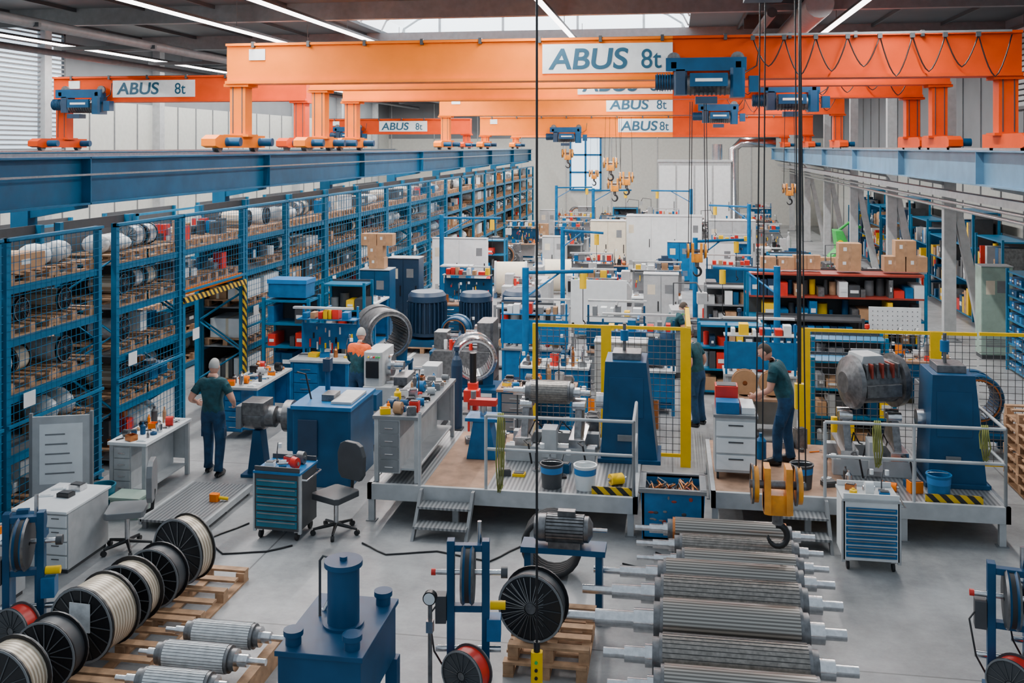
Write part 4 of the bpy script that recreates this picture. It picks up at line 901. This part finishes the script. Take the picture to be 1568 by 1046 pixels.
# ================================================================ PEOPLE
def person(name,loc,rz,J={},lean=0,hair='hairgray',cut=.55,shoulder=None,headyaw=0,headpitch=0,k=1.,curl=.6):
    j=dict(pel=(0,0,.95),bel=(0,.0,1.12),che=(0,0,1.32),nk=(0,.0,1.49),hb=(0,.02,1.57),
      sL=(-.185,-.01,1.415),eL=(-.265,-.05,1.15),wL=(-.27,.12,.97),sR=(.185,-.01,1.415),eR=(.265,-.05,1.15),wR=(.27,.12,.97),
      hL=(-.1,0,.9),kL=(-.11,.03,.5),aL=(-.12,-.03,.09),tL=(-.14,.13,.045),hR=(.1,0,.9),kR=(.11,.03,.5),aR=(.12,-.03,.09),tR=(.14,.13,.045))
    j.update(J);j={a:Vector(v) for a,v in j.items()}
    if lean:
        Rm=Matrix.Rotation(-math.radians(lean),4,'X');P=j['pel'].copy()
        for a in('bel','che','nk','hb','sL','sR','eL','eR','wL','wR'):
            if a in J:continue
            j[a]=P+(Rm@(j[a]-P))
    rad=dict(pel=.145,bel=.14,che=.155,nk=.06,hb=.055,sL=.082,sR=.082,eL=.05,eR=.05,wL=.03,wR=.03,hL=.112,hR=.112,kL=.084,kR=.084,aL=.066,aR=.066,tL=.044,tR=.044)
    E=[('pel','bel'),('bel','che'),('che','nk'),('nk','hb'),('che','sL'),('sL','eL'),('eL','wL'),('che','sR'),('sR','eR'),('eR','wR'),('pel','hL'),('hL','kL'),('kL','aL'),('aL','tL'),('pel','hR'),('hR','kR'),('kR','aR'),('aR','tR')]
    names=list(j);me=bpy.data.meshes.new('sk');me.from_pydata([j[n] for n in names],[(names.index(a),names.index(c)) for a,c in E],[])
    o=bpy.data.objects.new('sk',me);C.objects.link(o);sk=o.modifiers.new('s','SKIN');ss=o.modifiers.new('u','SUBSURF');ss.levels=2;ss.render_levels=2
    for i,n in enumerate(names):
        v=me.skin_vertices[0].data[i];v.radius=(rad[n],rad[n]);v.use_root=(n=='pel')
    dg=bpy.context.evaluated_depsgraph_get();em=bpy.data.meshes.new_from_object(o.evaluated_get(dg));bpy.data.objects.remove(o)
    b=B();vs=[v.co.copy() for v in em.vertices]
    def seg(p,a,c):
        d=c-a;t=max(0,min(1,(p-a).dot(d)/d.length_squared));return (p-(a+d*t)).length,t
    for v in vs:b.v.append(tuple(v))
    for f in em.polygons:
        p=f.center;best=None
        for a,c in E:
            dist,t=seg(p,j[a],j[c]);dist/= (rad[a]*(1-t)+rad[c]*t)
            if best is None or dist<best[0]:best=(dist,a,c,t)
        _,a,c,t=best
        if a=='nk' or (a=='che' and c=='nk' and t>.75):m='skin'
        elif a in('sL','sR'):m='shirt' if t<cut else 'skin'
        elif a in('eL','eR'):m='skin' if cut<1 else 'shirt'
        elif a in('aL','aR') :m='black'
        elif a in('hL','hR','kL','kR'):m='trouser'
        elif a=='pel' and c!='bel':m='trouser'
        elif a=='pel' and t<.25:m='trouser'
        else:m='shirt'
        if m=='shirt' and shoulder and (p.z>j['che'].z+.0):m=shoulder
        b.f.append(list(f.vertices));b.m.append(b.mi(m));b.sm.append(True)
    for sd_ in('L','R'):
        if cut<1:
            p,q=j['s'+sd_],j['e'+sd_];b.tube([p.lerp(q,.15),p.lerp(q,.4),p.lerp(q,.62),p.lerp(q,.63)],[.066,.066,.068,.05],shoulder or 'shirt',12)
        p,q=j['k'+sd_],j['a'+sd_];b.tube([p.lerp(q,.55),p.lerp(q,.8),p.lerp(q,1.02),p.lerp(q,1.03)],[.062,.064,.072,.05],'trouser',12)
        p,q=j['h'+sd_],j['k'+sd_];c=p.lerp(q,.6);sg=-1 if sd_=='L' else 1;b.box(c.x+sg*.07-.015,c.x+sg*.07+.015,c.y-.06,c.y+.06,c.z-.08,c.z+.08,'trouser')
        a_,t_=j['a'+sd_],j['t'+sd_];d=(t_-a_);d.z=0;d.normalize();b.tube([Vector((a_.x,a_.y,.045))-d*.06,Vector((a_.x,a_.y,.05)),Vector((t_.x,t_.y,.042)),Vector((t_.x,t_.y,.035))+d*.04],[.035,.048,.045,.025],'black',10)
    nk=j['nk'];b.tube([nk.lerp(j['che'],.35),nk.lerp(j['hb'],.1),nk.lerp(j['hb'],.12)],[.085,.068,.055],shoulder or 'shirt',14)
    b.X=Matrix.Translation(j['hb'])@Matrix.Rotation(math.radians(headyaw),4,'Z')@Matrix.Rotation(-math.radians(headpitch+lean*.5),4,'X')
    b.ball((0,.02,.09),(.074,.095,.115),'skin',20,14);b.ball((0,.05,.03),(.05,.06,.055),'skin',14,10)
    b.ball((0,.008,.105),(.082,.1,.115),hair,20,14,cut=lambda v:(v.y<.02 and v.z>-.05) or v.z>.055)
    b.tube([(0,.108,.115),(0,.125,.085),(0,.118,.075)],[.008,.015,.012],'skin',8)
    for s in(-1,1):
        b.ball((s*.03,.1,.105),(.014,.012,.009),'white',8,6);b.ball((s*.03,.109,.105),(.006,.005,.006),'eye',8,6);b.ball((s*.076,.01,.085),(.012,.022,.032),'skin',10,8)
        b.box(s*.03-.016,s*.03+.016,.106,.112,.122,.127,hair)
    b.box(-.024,.024,.101,.107,.042,.05,'copper')
    for S,(e,w_) in((-1,('eL','wL')),(1,('eR','wR'))):
        d=(j[w_]-j[e]).normalized();n=Vector((-S,0,0));n=(n-d*n.dot(d)).normalized();sd=d.cross(n)
        if sd.y<0 and abs(d.z)>.5:sd=-sd
        if sd.z<0 and abs(d.z)<=.5:sd=-sd
        b.X=Matrix((( sd.x,n.x,d.x,j[w_].x),(sd.y,n.y,d.y,j[w_].y),(sd.z,n.z,d.z,j[w_].z),(0,0,0,1)))
        b.ball((0,0,.05),(.042,.018,.056),'skin',12,8)
        for q,(xo,L) in enumerate(((-.03,.06),(-.01,.075),(.011,.08),(.031,.072))):
            pts=[(xo,0,.085)];a=0;z=.09;yy=0
            for t in range(3):
                a+=curl*.75;l=L*(.45,.32,.25)[t];z+=math.cos(a)*l;yy+=math.sin(a)*l;pts.append((xo,yy,z))
            b.tube(pts,[.0095,.009,.008,.006],'skin',7)
        b.tube([(.032,.0,.03),(.055,.012,.06),(.058,.025,.085)],[.012,.011,.008],'skin',7)
    b.X=Matrix.Identity(4)
    o=b.done(name,loc,rz);o.scale=(k,k,k);return o
person('worker',(-7.0,14.42,0.0),5,dict(eL=(-.32,-.10,1.18),wL=(-.30,.12,1.08),eR=(.33,-.06,1.17),wR=(.28,.16,1.05),aL=(-.11,.10,.09),tL=(-.12,.26,.045),kL=(-.11,.12,.5),aR=(.13,-.12,.1),tR=(.15,.04,.045),kR=(.12,0,.5)),headpitch=18)
person('worker',(-5.6,17.3,0),-15,dict(eL=(-.26,.1,1.17),wL=(-.2,.34,1.1),eR=(.27,.08,1.17),wR=(.2,.34,1.12)),shoulder='orangecloth',headpitch=20,headyaw=30,cut=1.1,lean=6)
person('worker',(1.62,14.7,.501),75,dict(eL=(-.24,.2,1.10),wL=(-.16,.42,.98),eR=(.26,.16,1.08),wR=(.18,.38,.92),aL=(-.12,.12,.09),tL=(-.13,.28,.045),kL=(-.11,.12,.5)),lean=22,headpitch=22,hair='hairdark',k=1.0)
person('worker',(-.15,22.0,0),-60,dict(eL=(-.26,.3,1.1),wL=(-.2,.5,.95),eR=(.26,.3,1.1),wR=(.2,.5,.95)),lean=35,headpitch=15,hair='hairdark')
person('worker',(.45,18.35,0),60,lean=15,headpitch=15,hair='hairdark')
# ================================================================ CAMERA
cam=bpy.data.cameras.new('camera');co=bpy.data.objects.new('camera',cam);C.objects.link(co)
cam.lens=35;cam.sensor_width=36;cam.shift_y=-298/1568;cam.clip_end=300
co.location=(0,0,5.05);co.rotation_euler=(math.radians(90),0,math.radians(9.17))
bpy.context.scene.camera=co
